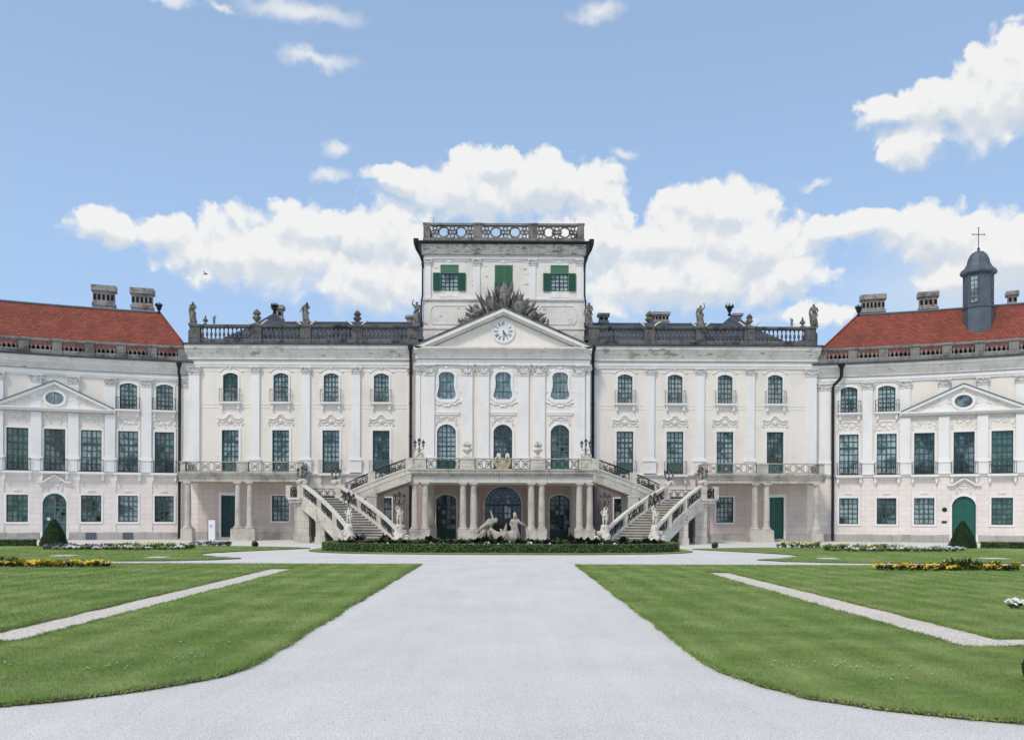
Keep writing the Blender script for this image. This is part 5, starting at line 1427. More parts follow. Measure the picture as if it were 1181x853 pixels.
# ================================================================== GROUND
def d2y(d): return d-80.0
def gravel(name, c1, c2, sc=1.):
    m, t, b = newmat(name)
    P = t.add('ShaderNodeNewGeometry').outputs['Position']
    n1 = t.noise(P, 38*sc, 3, .8); n2 = t.noise(P, .35, 6, .65); n3 = t.noise(t.scalev(P, (1.6, .12, 1)), 1.3, 5, .65)
    v = t.add('ShaderNodeTexVoronoi'); t.put(v.inputs['Vector'], P); v.inputs['Scale'].default_value = 55*sc
    col = t.mix(t.smooth(n1, .3, .7), c4(c2), c4(c1))
    vc = t.math('MULTIPLY_ADD', v.outputs['Distance'], -.45, 1.12)
    hs = t.add('ShaderNodeHueSaturation', ins={'Color': col})
    t.put(hs.inputs['Value'], t.math('MULTIPLY', vc, t.math('ADD', t.math('MULTIPLY_ADD', n2, .36, .71), t.math('MULTIPLY', n3, .22))))
    t.put(b.inputs['Base Color'], hs.outputs[0]); b.inputs['Roughness'].default_value = .95
    bumpto(t, b, n1, .5, .02)
    return m
M['gravel'] = gravel('pale_gravel', (.87, .845, .80), (.65, .63, .595))
M['gravel_strip'] = gravel('pebble_strip_gravel', (.97, .89, .78), (.52, .47, .40), .45)
def grassmat(name, blade):
    m, t, b = newmat(name)
    P = t.add('ShaderNodeNewGeometry').outputs['Position']
    sep = t.add('ShaderNodeSeparateXYZ', ins={0: P})
    n0 = t.noise(P, .6, 3, .5)
    ph = t.math('ADD', t.math('ADD', sep.outputs[0], t.math('MULTIPLY', sep.outputs[1], .02)), t.math('MULTIPLY', n0, .22))
    st = t.math('SINE', t.math('MULTIPLY', ph, 6.0))
    n1 = t.noise(P, .5, 5, .6); n2 = t.noise(P, 30 if not blade else 60, 3, .7); n3 = t.noise(P, 4, 3, .6)
    col = t.mix(t.smooth(n1, .38, .66), c4((.160, .245, .055)), c4((.255, .32, .105)))
    col = t.mix(t.smooth(t.noise(P, 2.1, 5, .65), .56, .74, 0, .4), col, c4((.24, .27, .12)))
    v = t.math('ADD', t.math('MULTIPLY_ADD', st, .10, .73), t.math('MULTIPLY', n2, .5)); v = t.math('ADD', v, t.math('MULTIPLY', n3, .22))
    hs = t.add('ShaderNodeHueSaturation', ins={'Color': col}); t.put(hs.inputs['Value'], v)
    t.put(b.inputs['Base Color'], hs.outputs[0]); b.inputs['Roughness'].default_value = .8
    if not blade: bumpto(t, b, t.noise(P, 60, 3, .7), .8, .03)
    return m
M['grass'] = grassmat('mown_grass', False); M['blade'] = grassmat('grass_blade', True)
M['soil'] = aged('lawn_edge_soil', (.09, .075, .055), (.04, .035, .03), .6, 3, streak=False, fine=.2)
M['bed_soil'] = aged('bed_soil', (.30, .27, .23), (.12, .10, .085), .6, 3, streak=False, fine=.2)
def leafmat(name, a, b_, sc=3.):
    m, t, b = newmat(name)
    P = t.add('ShaderNodeNewGeometry').outputs['Position']
    n = t.noise(P, sc, 4, .7); w = t.add('ShaderNodeNewGeometry')
    n2 = t.noise(P, 26, 2, .6)
    col = t.mix(t.smooth(n, .35, .65), c4(a), c4(b_))
    hs = t.add('ShaderNodeHueSaturation', ins={'Color': col}); t.put(hs.inputs['Value'], t.math('MULTIPLY_ADD', n2, 1.1, .45))
    t.put(b.inputs['Base Color'], hs.outputs[0]); b.inputs['Roughness'].default_value = .65
    return m
M['hedge'] = leafmat('box_hedge_leaf', (.10, .175, .04), (.18, .27, .08))
M['hedge_core'] = leafmat('hedge_inside', (.010, .02, .008), (.014, .028, .01))
M['yew'] = leafmat('yew_leaf', (.014, .038, .012), (.028, .06, .02))
M['leaf'] = leafmat('bedding_leaf', (.05, .11, .035), (.10, .16, .06))
M['leaf_dark'] = leafmat('dark_bedding_leaf', (.018, .024, .014), (.035, .06, .02))
M['leaf_purple'] = leafmat('purple_bedding_leaf', (.03, .014, .014), (.04, .03, .02))
M['yellow'] = paint('yellow_petal', (.70, .47, .03), .6, .25, scale=9)
M['lemon'] = paint('lemon_petal', (.62, .60, .22), .6, .2, scale=9)
M['petal_white'] = paint('white_petal', (.75, .75, .72), .6, .15, scale=9)
M['purple'] = paint('lilac_petal', (.20, .18, .34), .6, .25, scale=9)

g = MB(); g.face([(-260, -200, 0), (260, -200, 0), (260, 300, 0), (-260, 300, 0)])
tag(g.build('gravel_court', 'gravel', None, recalc=False), kind='structure')

def lawn(name, pts, z=.055, closed=True, soil=True):
    P = [(x, d2y(d)) for x, d in pts]
    m = MB(); n = len(P); m.face([(x, y, z) for x, y in P])
    o = m.build(name, 'grass', None, recalc=False)
    if o.data.polygons[0].normal.z < 0: o.data.flip_normals()
    tag(o, kind='structure')
    e = MB()
    for i in range(n):
        (a, b), (c, d) = P[i], P[(i+1) % n]; e.face([(a, b, 0), (c, d, 0), (c, d, z-.004), (a, b, z-.004)])
    e.build('lawn_edge', 'soil', o, recalc=False)
    return P
def wob(pts, amp=.05, step=.35):
    r = random.Random(1); out = []
    for i in range(len(pts)):
        a, b = pts[i], pts[(i+1) % len(pts)]; L = math.dist(a, b)
        n = max(1, int(min(L, 400)/step)) if L < 60 else 1
        for k in range(n):
            t = k/n; x = a[0]+(b[0]-a[0])*t; y = a[1]+(b[1]-a[1])*t
            am = amp if k else 0; out.append((x+r.uniform(-am, am), y+r.uniform(-am, am)))
    return out
NEARL = [(-3.50, 15.9), (-3.47, 14.2), (-3.5, 13.1), (-3.65, 12.4), (-4.05, 11.8), (-4.6, 11.15), (-5.1, 10.75), (-5.7, 10.4), (-7, 9.75), (-10, 8.9), (-16, 8.1), (-34, 7)]
NEARR = [(3.52, 15.9), (3.5, 13.6), (3.58, 12.75), (3.86, 11.75), (4.22, 10.95), (4.86, 10.35), (5.7, 9.87), (6.3, 9.6), (8, 9.0), (12, 8.2), (34, 7)]
L1 = [(-3.6, 40.2), (-38, 40.2), (-38, 16.45), (-9.45, 16.55), (-9.62, 36.9), (-8.5, 36.9), (-8.3, 15.55), (-34, 15.65)]+NEARL[::-1]
R1 = [(3.6, 40.2), (38, 40.2), (38, 16.15), (9.65, 16.25), (9.4, 35.2), (8.35, 35.2), (8.4, 15.15), (34, 15.25)]+NEARR[::-1]
L2 = [(-13.5, 45.4), (-14.6, 44.0), (-16.5, 43.0), (-19, 42.65), (-42, 42.65), (-42, 60.5), (-33, 63.5), (-26, 64.0), (-18, 62.2), (-15, 61.0), (-13.1, 59.5), (-14.2, 57.6), (-16.2, 54.5), (-17.3, 52), (-17.4, 50.4), (-16.6, 48.6), (-15.2, 46.8)]
R2 = [(-x, d) for x, d in L2]
lawns = []
for nm, p in (('lawn', L1), ('lawn', R1), ('lawn', L2), ('lawn', R2)): lawns.append(lawn(nm, wob(p)))
def sell(cx, cy, a, b, n=3.2, N=120):
    out = []
    for k in range(N):
        t = 2*pi*k/N; c, s = cos(t), sin(t)
        out.append((cx+a*abs(c)**(2/n)*(1 if c > 0 else -1), cy+b*abs(s)**(2/n)*(1 if s > 0 else -1)))
    return out
BC = (0.0, -22.3)
lip = sell(*BC, 12.5, 6.9, 2.7)
lawns.append(lawn('lawn', [(x, y+80) for x, y in lip], z=.05))
def sheet(name, pts, mat, z):
    m = MB(); m.face([(x, y, z) for x, y in pts]); o = m.build(name, mat, None, recalc=False)
    if o.data.polygons[0].normal.z < 0: o.data.flip_normals()
    return tag(o, kind='structure')
sheet('bed_ground', sell(*BC, 10.8, 4.7, 3.0), 'bed_soil', .075)
for sd, a, b, c, d in ((-1, -9.8, -8.1, 15.62, 36.9), (1, 8.1, 9.8, 15.22, 35.2)):
    sheet('gravel_strip', [(a-.0, d2y(c-.1)), (b, d2y(c-.1)), (b, d2y(d+.1)), (a, d2y(d+.1))], 'gravel_strip', .012)
sheet('gravel_strip', [(-38, d2y(15.5)), (-9.5, d2y(15.5)), (-9.5, d2y(16.6)), (-38, d2y(16.6))], 'gravel_strip', .018)
sheet('gravel_strip', [(9.6, d2y(15.1)), (38, d2y(15.1)), (38, d2y(16.3)), (9.6, d2y(16.3))], 'gravel_strip', .018)

# ---- grass blades
def inpoly(px, py, P):
    ins = np.zeros(len(px), bool); n = len(P)
    for i in range(n):
        x0, y0 = P[i]; x1, y1 = P[(i+1) % n]
        if y0 == y1: continue
        c = ((y0 > py) != (y1 > py)) & (px < (x1-x0)*(py-y0)/(y1-y0)+x0); ins ^= c
    return ins
def blades(name, P, boxes, seed, z):
    rg = np.random.default_rng(seed); V = []
    for (x0, x1, y0, y1, dens, h, w) in boxes:
        n = int((x1-x0)*(y1-y0)*dens); px = rg.uniform(x0, x1, n); py = rg.uniform(y0, y1, n)
        k = inpoly(px, py, P); px, py = px[k], py[k]; n = len(px)
        if not n: continue
        a = rg.uniform(0, 2*pi, n); ww = w*rg.uniform(.6, 1.3, n); hh = h*rg.uniform(.5, 1.25, n)
        lx, ly = rg.normal(0, .55, n)*hh, rg.normal(0, .55, n)*hh
        v = np.empty((n, 3, 3), np.float32)
        v[:, 0] = np.stack([px-np.cos(a)*ww, py-np.sin(a)*ww, np.full(n, z-.01)], 1)
        v[:, 1] = np.stack([px+np.cos(a)*ww, py+np.sin(a)*ww, np.full(n, z-.01)], 1)
        v[:, 2] = np.stack([px+lx, py+ly, z+hh], 1); V.append(v)
    # fringe hanging over the edge
    for i in range(len(P)):
        (ax, ay), (bx, by) = P[i], P[(i+1) % len(P)]; L = math.dist((ax, ay), (bx, by))
        d = ay+80
        if d > 44 or L > 60 or abs(ax) > 22: continue
        n = int(L*(430 if d < 20 else 170)); t = rg.uniform(0, 1, n); f = 1. if d < 20 else 1.7
        px = ax+(bx-ax)*t+rg.normal(0, .034, n); py = ay+(by-ay)*t+rg.normal(0, .034, n)
        a = rg.uniform(0, 2*pi, n); ww = .005*f; hh = rg.uniform(.02, .075, n)
        v = np.empty((n, 3, 3), np.float32)
        v[:, 0] = np.stack([px-np.cos(a)*ww, py-np.sin(a)*ww, rg.uniform(.01, z, n)], 1); v[:, 1] = np.stack([px+np.cos(a)*ww, py+np.sin(a)*ww, rg.uniform(.01, z, n)], 1)
        v[:, 2] = np.stack([px+rg.normal(0, .035, n), py+rg.normal(0, .035, n), rg.uniform(.0, z, n)+hh], 1); V.append(v)
    v = np.concatenate(V).reshape(-1, 3); n = len(v)//3
    me = bpy.data.meshes.new(name); me.vertices.add(n*3); me.loops.add(n*3); me.polygons.add(n)
    me.vertices.foreach_set('co', v.ravel()); me.loops.foreach_set('vertex_index', np.arange(n*3, dtype=np.int32))
    me.polygons.foreach_set('loop_start', np.arange(0, n*3, 3, dtype=np.int32)); me.polygons.foreach_set('loop_total', np.full(n, 3, np.int32)) if False else None
    me.update(calc_edges=True); me.materials.append(M['blade'])
    o = bpy.data.objects.new(name, me); COL.objects.link(o); return o
for i, (P, sd) in enumerate(((lawns[0], -1), (lawns[1], 1))):
    sp = lambda x0, x1, d0, d1, dn, h, w: (min(sd*x0, sd*x1), max(sd*x0, sd*x1), d2y(d0), d2y(d1), dn, h, w)
    o = blades('grass', P, [sp(3.3, 10.5, 7.5, 17, 1700, .030, .0042), sp(10.5, 14, 12, 17, 500, .032, .0055), sp(3.3, 16, 17, 26, 600, .034, .007), sp(3.3, 24, 26, 40.2, 240, .036, .012)], 3+i, .055)
    tag(o, 'short mown grass of the '+('left' if sd < 0 else 'right')+' front lawn', 'grass', kind='stuff')
for i, P in enumerate((lawns[2], lawns[3])):
    sd = -1 if i == 0 else 1
    o = blades('grass', P, [(min(sd*13, sd*32), max(sd*13, sd*32), d2y(42.6), d2y(64), 90, .04, .018)], 13+i, .055)
    tag(o, 'mown grass of the '+('left' if sd < 0 else 'right')+' rear lawn near the palace wing', 'grass', kind='stuff')

# ---- leaf shells
def leafcards(mb, pts_n, size, seed):
    r = random.Random(seed)
    for (p, n) in pts_n:
        a = Vector((r.gauss(0, 1), r.gauss(0, 1), r.gauss(0, 1))); a = (a-a.dot(n)*n*.4)
        if a.length < .01: continue
        a.normalize(); b = n.cross(a)
        if b.length < .01: continue
        b.normalize(); s = size*r.uniform(.6, 1.4); q = p+n*r.uniform(-.3, .8)*size
        mb.face([q-a*s, q-b*s*.5+n*s*.2, q+a*s, q+b*s*.5-n*s*.1])
def cone_tree(x, y, h, w, label, seed):
    t = thing('topiary_cone', (x, y, 0), label, 'topiary')
    prof = lambda u: w/2*(1-(1-u)*.12 if False else (1-u)**.70*(.88+.12*min(1, u*8))) if u < 1 else 0.02
    m = MB(); m.lathe([(max(.02, prof(k/10)*.93), h*.97*k/10) for k in range(11)], 0, 0, 0, 20)
    build_local(m, 'inner_twigs', 'hedge_core', t)
    r = random.Random(seed); L = []
    for k in range(7500):
        u = r.random()**1.25*.99; a = r.uniform(0, 2*pi); rr = prof(u)*(1+.03*sin(a*5+u*9)+r.uniform(-.05, .02))
        n = Vector((cos(a), sin(a), .35)).normalized(); L.append((Vector((rr*cos(a), rr*sin(a), h*u)), n))
    m = MB(); leafcards(m, L, .045, seed); o = m.build('foliage', 'yew', None, recalc=False); o.parent = t
    s = MB(); s.tube([(0, 0, -.02), (0, 0, .3)], .06, 6); build_local(s, 'trunk', 'soil', t)
cone_tree(-31.6, -18.6, 1.95, 1.95, 'dark clipped yew cone before the green glazed door of the left wing', 1)
cone_tree(33.6, -17.0, 2.0, 2.0, 'dark clipped yew cone before the closed green door of the right wing', 2)
def hedge(name, path, w, h, label, closed, seed, dens=520, mat='hedge'):
    """clipped box hedge along a path of (x, y)"""
    n = len(path); off = []
    for i in range(n):
        a = Vector(path[(i-1) % n] if closed or i > 0 else path[i]); b = Vector(path[(i+1) % n] if closed or i < n-1 else path[i])
        d = (b-a).normalized(); nn = Vector((-d.y, d.x)); p = Vector(path[i]); off.append((p, nn))
    m = MB(); r = random.Random(seed); rng = range(n if closed else n-1)
    for i in rng:
        (p, a), (q, b) = off[i], off[(i+1) % n]; k = w/2-.03; H = h-.03
        P = [(p+a*k), (q+b*k), (q-b*k), (p-a*k)]
        m.face([(P[0].x, P[0].y, 0), (P[1].x, P[1].y, 0), (P[1].x, P[1].y, H), (P[0].x, P[0].y, H)])
        m.face([(P[3].x, P[3].y, 0), (P[3].x, P[3].y, H), (P[2].x, P[2].y, H), (P[2].x, P[2].y, 0)])
        m.face([(v.x, v.y, H) for v in P])
    t = thing(name, (off[0][0].x, off[0][0].y, 0), label, 'hedge')
    m.build('inner_twigs', 'hedge_core', t)
    L = []
    for i in rng:
        (p, a), (q, b) = off[i], off[(i+1) % n]; ln = (q-p).length
        for k in range(int(ln*dens*(h*2+w)/1.9)):
            u = r.random(); c = p.lerp(q, u); nn = a.lerp(b, u); s = r.random()*(2*h+w)
            if s < h: L.append((Vector((c.x+nn.x*w/2, c.y+nn.y*w/2, s)), Vector((nn.x, nn.y, .15)).normalized()))
            elif s < 2*h: L.append((Vector((c.x-nn.x*w/2, c.y-nn.y*w/2, s-h)), Vector((-nn.x, -nn.y, .15)).normalized()))
            else: e = r.uniform(-.5, .5)*w; L.append((Vector((c.x+nn.x*e, c.y+nn.y*e, h+.012*sin(c.x*3))), Vector((0, 0, 1))))
    for end in ((0, n-1) if not closed else ()):
        p, a = off[end]; dd = Vector(path[end])-Vector(path[1 if end == 0 else n-2]); dd.normalize()
        for k in range(400): e = r.uniform(-.5, .5)*w; L.append((Vector((p.x+a.x*e, p.y+a.y*e, r.random()*h)), Vector((dd.x, dd.y, .1)).normalized()))
    m = MB(); leafcards(m, L, .036, seed+5); m.build('foliage', mat, t, recalc=False)
hedge('box_hedge', sell(*BC, 11.35, 4.9, 3.4, 150), .55, .56, 'low clipped oval box hedge around the sculpture bed in the middle', True, 3, 420)
hedge('box_hedge', [(-42, -19.5), (-38, -19.0), (-33.0, -18.5)], .6, .52, 'low clipped hedge running left from the left yew cone', False, 5, 300)
hedge('box_hedge', [(34.9, -17.2), (39, -17.8), (44, -18.6)], .6, .52, 'low clipped hedge running right from the right yew cone', False, 6, 300)

# ---- bedding plants
def plant(name, label, cat, grp, leaf, petal, h, w, nl, nf, seed, fs=.05, tall=1., broad=1.):
    t = thing(name, (0, 0, 0), label, cat, grp); r = random.Random(seed); m = MB()
    for k in range(nl):
        a = r.uniform(0, 2*pi); rr = r.uniform(0, w/2); z = r.uniform(0, h*.5); L = r.uniform(.4, 1)*h*.6*tall
        d = Vector((cos(a)*.6, sin(a)*.6, r.uniform(.3, 1.2))).normalized(); p = Vector((cos(a)*rr*.7, sin(a)*rr*.7, z)); s = Vector((-sin(a), cos(a), 0))*L*.26*broad
        m.face([p, p+d*L*.5+s, p+d*L, p+d*L*.5-s])
    o = m.build('leaves', leaf, None, recalc=False); o.parent = t
    if nf:
        m = MB()
        for k in range(nf):
            a = r.uniform(0, 2*pi); rr = sqrt(r.random())*w/2; z = h*r.uniform(.65, 1.05)*(1-.35*(rr/(w/2))**2)
            x, y = rr*cos(a), rr*sin(a); n = 6; c = m.pt((x, y, z)); ti = r.uniform(-.4, .4); tj = r.uniform(-1.0, -.1)
            U = Vector((1, 0, ti)).normalized(); Wv = Vector((0, 1, -tj)).normalized()
            ring = [m.pt(Vector((x, y, z))+(U*cos(2*pi*q/n)+Wv*sin(2*pi*q/n))*fs*r.uniform(.75, 1.2)+Vector((0, 0, fs*.25))) for q in range(n)]
            for q in range(n): m.f.append([c, ring[q], ring[(q+1) % n]])
        o = m.build('blossoms', petal, None, recalc=False); o.parent = t
    return t
def scatter(protos, spots, seed):
    r = random.Random(seed)
    for i, (x, y) in enumerate(spots):
        p = protos[i % len(protos)] if i < len(protos) else r.choice(protos)
        s = r.uniform(.8, 1.25)
        if not p.get('used'):
            p['used'] = 1; p.location = (x, y, .05); p.rotation_euler.z = r.uniform(0, 6); p.scale = (s, s, s)
        else:
            copy_tree(p, (x, y, .05), None, r.uniform(0, 6), (s, s, s))
def bedspots(cx, cy, a, b, n, seed, mind=.3):
    r = random.Random(seed); out = []
    for _ in range(n*40):
        if len(out) >= n: break
        u, v = r.uniform(-1, 1), r.uniform(-1, 1)
        if u*u*u*u+v*v > 1: continue
        x, y = cx+a*u, cy+b*v
        if all((x-p[0])**2+(y-p[1])**2 > mind*mind for p in out): out.append((x, y))
    return out
for sd, side in ((-1, 'left'), (1, 'right')):
    cy = d2y(37.4 if sd < 0 else 36.6)
    segs = [(19.1, 2.6, 34), (24.4, 1.9, 22)] if sd < 0 else [(17.75, 1.7, 24), (21.0, 1.0, 13)]
    g = 'yellow bedding plants on the '+side+' front lawn'
    A = [plant('pansy_plant', 'yellow flowering pansy plant in the bed on the '+side+' front lawn', 'flower', g, 'leaf', 'yellow', .25, .44, 30, 20, k+sd, .065) for k in range(2)]
    B = [plant('pansy_plant', 'dark leaved pansy plant with few yellow blooms on the '+side+' front lawn', 'flower', 'dark '+g, 'leaf_dark', 'yellow', .26, .42, 40, 4, 5+k+sd, .05) for k in range(2)]
    C_ = [plant('tall_bedding_plant', 'wispy green plant standing above the yellow bed on the '+side+' front lawn', 'plant', 'wispy green plants, '+side+' bed', 'leaf', 'lemon', .55, .4, 46, 3, 9+sd, .035, 1.0, .6)]
    for (c, a, n) in segs: scatter(A+B, bedspots(sd*c, cy, a, .55, n, int(c)), 3)
    scatter(C_, bedspots(sd*(21.9 if sd < 0 else 20.2), cy+.35, 1.3, .35, 14, 8, .2), 4)
    g2 = 'mixed bedding plants of the '+side+' rear lawn'
    cy2 = d2y(56.5 if sd < 0 else 57.5); cx2 = sd*(24.6 if sd < 0 else 26.0)
    D1 = [plant('bedding_plant', 'white flowering bedding plant in the mixed bed of the '+side+' rear lawn', 'flower', 'white '+g2, 'leaf', 'petal_white', .3, .5, 30, 22, 20+sd, .05)]
    D2 = [plant('bedding_plant', 'lilac flowering bedding plant in the mixed bed of the '+side+' rear lawn', 'flower', 'lilac '+g2, 'leaf', 'purple', .36, .5, 30, 24, 24+sd, .05)]
    D3 = [plant('bedding_plant', 'lemon yellow flowering bedding plant in the mixed bed of the '+side+' rear lawn', 'flower', 'lemon '+g2, 'leaf', 'lemon', .42, .5, 34, 20, 28+sd, .05)]
    mixp = (D1+D2+D3) if sd < 0 else (D1+D3+D1)
    scatter(D2 if sd < 0 else D1, bedspots(cx2-sd*-2.4*1, cy2-.5, 2.3, 1.1, 26, 5, .36), 5)
    scatter(D3, bedspots(cx2-sd*1.8, cy2+.2, 2.8, 1.3, 34, 6, .36), 6)
    scatter(D1, bedspots(cx2-sd*.6, cy2-1.6, 4.0, .45, 24, 7, .36), 7)
    scatter(D2 if sd < 0 else D3, bedspots(cx2-sd*4.2, d2y(62.3), 1.9, .5, 14, 9, .3), 8)
g = 'dark leaved plants behind the oval hedge'
CN = [plant('bedding_plant', 'dark leaved bedding plant behind the oval box hedge', 'plant', g, 'leaf_dark', 'petal_white', .95, .5, 16, 0, 40+k, .04, 1.0, 1.7) for k in range(3)]
CP = [plant('bedding_plant', 'purple leaved bedding plant behind the oval box hedge', 'plant', 'purple '+g, 'leaf_purple', 'petal_white', 1.0, .5, 14, 0, 50, .04, 1.0, 1.5)]
sp = []
r = random.Random(6)
for k in range(52):
    x = -10.2+20.4*k/51; yy = -25.9+(.9 if abs(x) > 9 else 0)+r.uniform(0, .9)
    sp.append((x+r.uniform(-.12, .12), yy))
for k in range(24): sp.append((-9.8+19.6*k/23+r.uniform(-.2, .2), -24.2+r.uniform(-.5, 1.5)))
sp = [(x, y) for x, y in sp if not (abs(x) < 2.0 and y > -24.5)]
scatter(CN+CP, sp, 11)
WF = [plant('bedding_plant', 'low white flowers along the back of the oval hedge', 'flower', 'low white flowers behind the oval hedge', 'leaf', 'petal_white', .5, .45, 16, 22, 60, .045)]
scatter(WF, [(-9.6+19.2*k/29+r.uniform(-.15, .15), -26.1+r.uniform(-.1, .3)) for k in range(30)], 12)

# white clump and dark shrub at the right edge
t = plant('white_flower_clump', 'small clump of white flowers alone on the right front lawn near the photo edge', 'flower', None, 'leaf_dark', 'petal_white', .26, .5, 40, 34, 71, .05); t.location = (12.95, d2y(21.3), .05)
def shrub(x, y, h, w, label):
    t = thing('round_shrub', (x, y, 0), label, 'shrub'); r = random.Random(9)
    m = MB(); m.lathe([(.02, 0), (w*.4, .02), (w*.46, h*.3), (w*.42, h*.6), (w*.25, h*.85), (.02, h*.95)], 0, 0, .02, 14); build_local(m, 'inner_twigs', 'hedge_core', t)
    L = []
    for k in range(6500):
        a = r.uniform(0, 2*pi); u = r.random(); rr = w/2*sqrt(max(0, 1-abs(u*1.0-.35)**2/.45))*(1+.08*sin(4*a+5*u)); n = Vector((cos(a), sin(a), u)).normalized()
        L.append((Vector((rr*cos(a), rr*sin(a), .03+h*u)), n))
    m = MB(); leafcards(m, L, .016, 3); o = m.build('foliage', 'yew', None, recalc=False); o.parent = t
shrub(7.83, d2y(11.75), .5, .7, 'small dark rounded shrub at the right edge of the front lawn')

# daisies
r = random.Random(12)
cl = [(-4.6, 13.6, .25, 12), (-5.6, 12.6, .4, 8), (-7.2, 12.9, .35, 14), (-6.6, 11.7, .3, 4), (-4.3, 15.0, .8, 6), (-8.4, 14.5, .7, 5), (-3.9, 18, .4, 3), (4.6, 13.0, .3, 9), (5.6, 13.1, .35, 16), (5.7, 12.0, .3, 6), (6.4, 12.6, .4, 5), (4.9, 18.2, .5, 5), (7.0, 15.5, .8, 4), (5.6, 21, .8, 4), (8.0, 24, 2, 5)]
dm = MB(); dk = []
for (x, d, s, n) in cl:
    for k in range(n): dk.append((x+r.gauss(0, s*.5), d2y(d)+r.gauss(0, s*.6)))
d0 = None
for i, (x, y) in enumerate(dk):
    if d0 is None:
        d0 = thing('daisy', (x, y, .055), 'tiny white daisy growing in the front lawn', 'flower', 'daisies in the front lawns')
        m = MB(); m.lathe([(.004, 0), (.013, .006), (.014, .008)], 0, 0, .035, 8); build_local(m, 'petals', 'petal_white', d0)
        m = MB(); m.tube([(0, 0, 0), (0, 0, .036)], .002, 3); build_local(m, 'stalk', 'leaf', d0)
    else: copy_tree(d0, (x, y, .055), None, 0, (r.uniform(.8, 1.3),)*3)

# flat pale slabs set in the rear lawns
for i, (x, d, w, lab) in enumerate(((-17.9, 45.6, 1.0, 'flat pale stone slab in the left rear lawn nearer the central path'), (-23.6, 47.2, 1.2, 'flat pale stone slab in the left rear lawn nearer the flower bed'),
                                    (17.6, 46.4, 1.0, 'flat pale stone slab in the right rear lawn nearer the central path'), (26.8, 47.0, 1.3, 'flat pale stone slab in the right rear lawn farther right'))):
    m = MB(); m.box(-w/2, w/2, -.55, .55, 0, .045); m.box(-w/2+.06, w/2-.06, -.49, .49, .045, .055); o = m.build('stone_slab', 'stair_rail'); o.location = (x, d2y(d), .03); tag(o, lab, 'slab')
# floodlights
for sd, side in ((-1, 'left'), (1, 'right')):
    t = thing('floodlight', (sd*(17.5 if sd < 0 else 15.2), d2y(61.6), 0), 'black round floodlight on the ground before the '+side+' stair', 'floodlight', None, sd*-.5)
    m = MB(); m.box(-.16, .16, -.1, .1, 0, .05); m.tube([(-.2, 0, .04), (-.2, 0, .3)], .02, 5); m.tube([(.2, 0, .04), (.2, 0, .3)], .02, 5); build_local(m, 'bracket', 'black', t)
    m = MB(); m.tube([(0, -.26, .18), (0, -.2, .2), (0, .14, .3), (0, .24, .34)], [.16, .22, .19, .08], 12); m.tube([(-.2, 0, .28), (.2, 0, .28)], .03, 6); h_ = build_local(m, 'housing', 'black', t)
    m = MB(); m.tube([(0, .2, .32), (0, .36, .38)], .1, 10); q = m.build('lens_cap', 'iron_grey'); q.parent = h_
# information totem
t = thing('information_totem', (-26.1, -2.0, 0), 'slim white information totem with blue print beside the dark green door', 'sign', None, radians(-14))
m = MB(); m.box(-.33, .33, -.09, .09, .04, 1.82); m.box(-.3, .3, -.07, .07, 0, .04); build_local(m, 'panel', 'white_paint', t)
m = MB(); m.box(-.37, -.331, -.11, .11, 0, 1.84); build_local(m, 'dark_edge', 'black', t)
m = MB()
for k, (a, b_) in enumerate(((-.15, .12), (-.15, .05), (-.15, .09))): m.box(a, b_, -.094, -.09, 1.32-k*.09, 1.37-k*.09)
build_local(m, 'blue_print', 'blue', t)
# bird
m = MB(); m.tube([(-.22, 0, 0), (-.08, 0, .03), (.1, 0, .02), (.2, 0, .05)], [.015, .055, .06, .03], 8); 
for s in (-1, 1): m.face([(-.05, 0, .03), (.1, 0, .03), (.02, s*.18, .14), (-.08, s*.36, .2)])
m.face([(-.18, .03, 0), (-.34, .07, .0), (-.34, -.07, .0), (-.18, -.03, 0)])
b = m.build('flying_bird', 'black', None, recalc=False); b.location = (-17.0, -30, 2.32+.276*50); b.scale = (.62, .62, .62); b.rotation_euler = (.5, -.3, .9); tag(b, 'small dark bird flying above the left palace wing', 'bird')

# ================================================================== SKY, SUN, CAMERA
W = bpy.data.worlds.new('World'); S.world = W; W.use_nodes = True
t = NT(W.node_tree); bg = W.node_tree.nodes['Background']
SUN_EL, SUN_AZ = radians(52), radians(215)      # azimuth measured from +Y clockwise
sky = t.add('ShaderNodeTexSky'); sky.sky_type = 'NISHITA'; sky.sun_disc = False; sky.sun_elevation = SUN_EL; sky.sun_rotation = SUN_AZ
sky.air_density = 1.1; sky.dust_density = .6; sky.ozone_density = 1.6
dirv = t.add('ShaderNodeTexCoord').outputs['Generated']
sep = t.add('ShaderNodeSeparateXYZ', ins={0: dirv})
az = t.math('ARCTAN2', sep.outputs[0], sep.outputs[1]); el = t.math('ARCSINE', sep.outputs[2])
def cmb(a, b): return t.add('ShaderNodeCombineXYZ', ins={0: a, 1: b}).outputs[0]
BL = [(300, 290, 105, 36), (190, 268, 40, 18), (118, 262, 34, 19), (350, 256, 66, 32), (440, 272, 66, 38), (430, 320, 110, 34), (545, 212, 88, 34), (650, 216, 90, 34), (565, 188, 48, 20), (458, 204, 42, 18), (690, 268, 80, 40),
      (770, 318, 125, 42), (832, 246, 66, 38), (865, 280, 76, 42), (780, 270, 60, 38), (900, 322, 60, 24), (985, 258, 62, 20), (1070, 262, 82, 30), (1160, 288, 76, 38), (1120, 306, 60, 20),
      (1142, 110, 56, 44), (1075, 122, 44, 26), (1030, 130, 40, 15), (1172, 85, 44, 42), (1060, 160, 34, 24), (945, 366, 56, 14)]
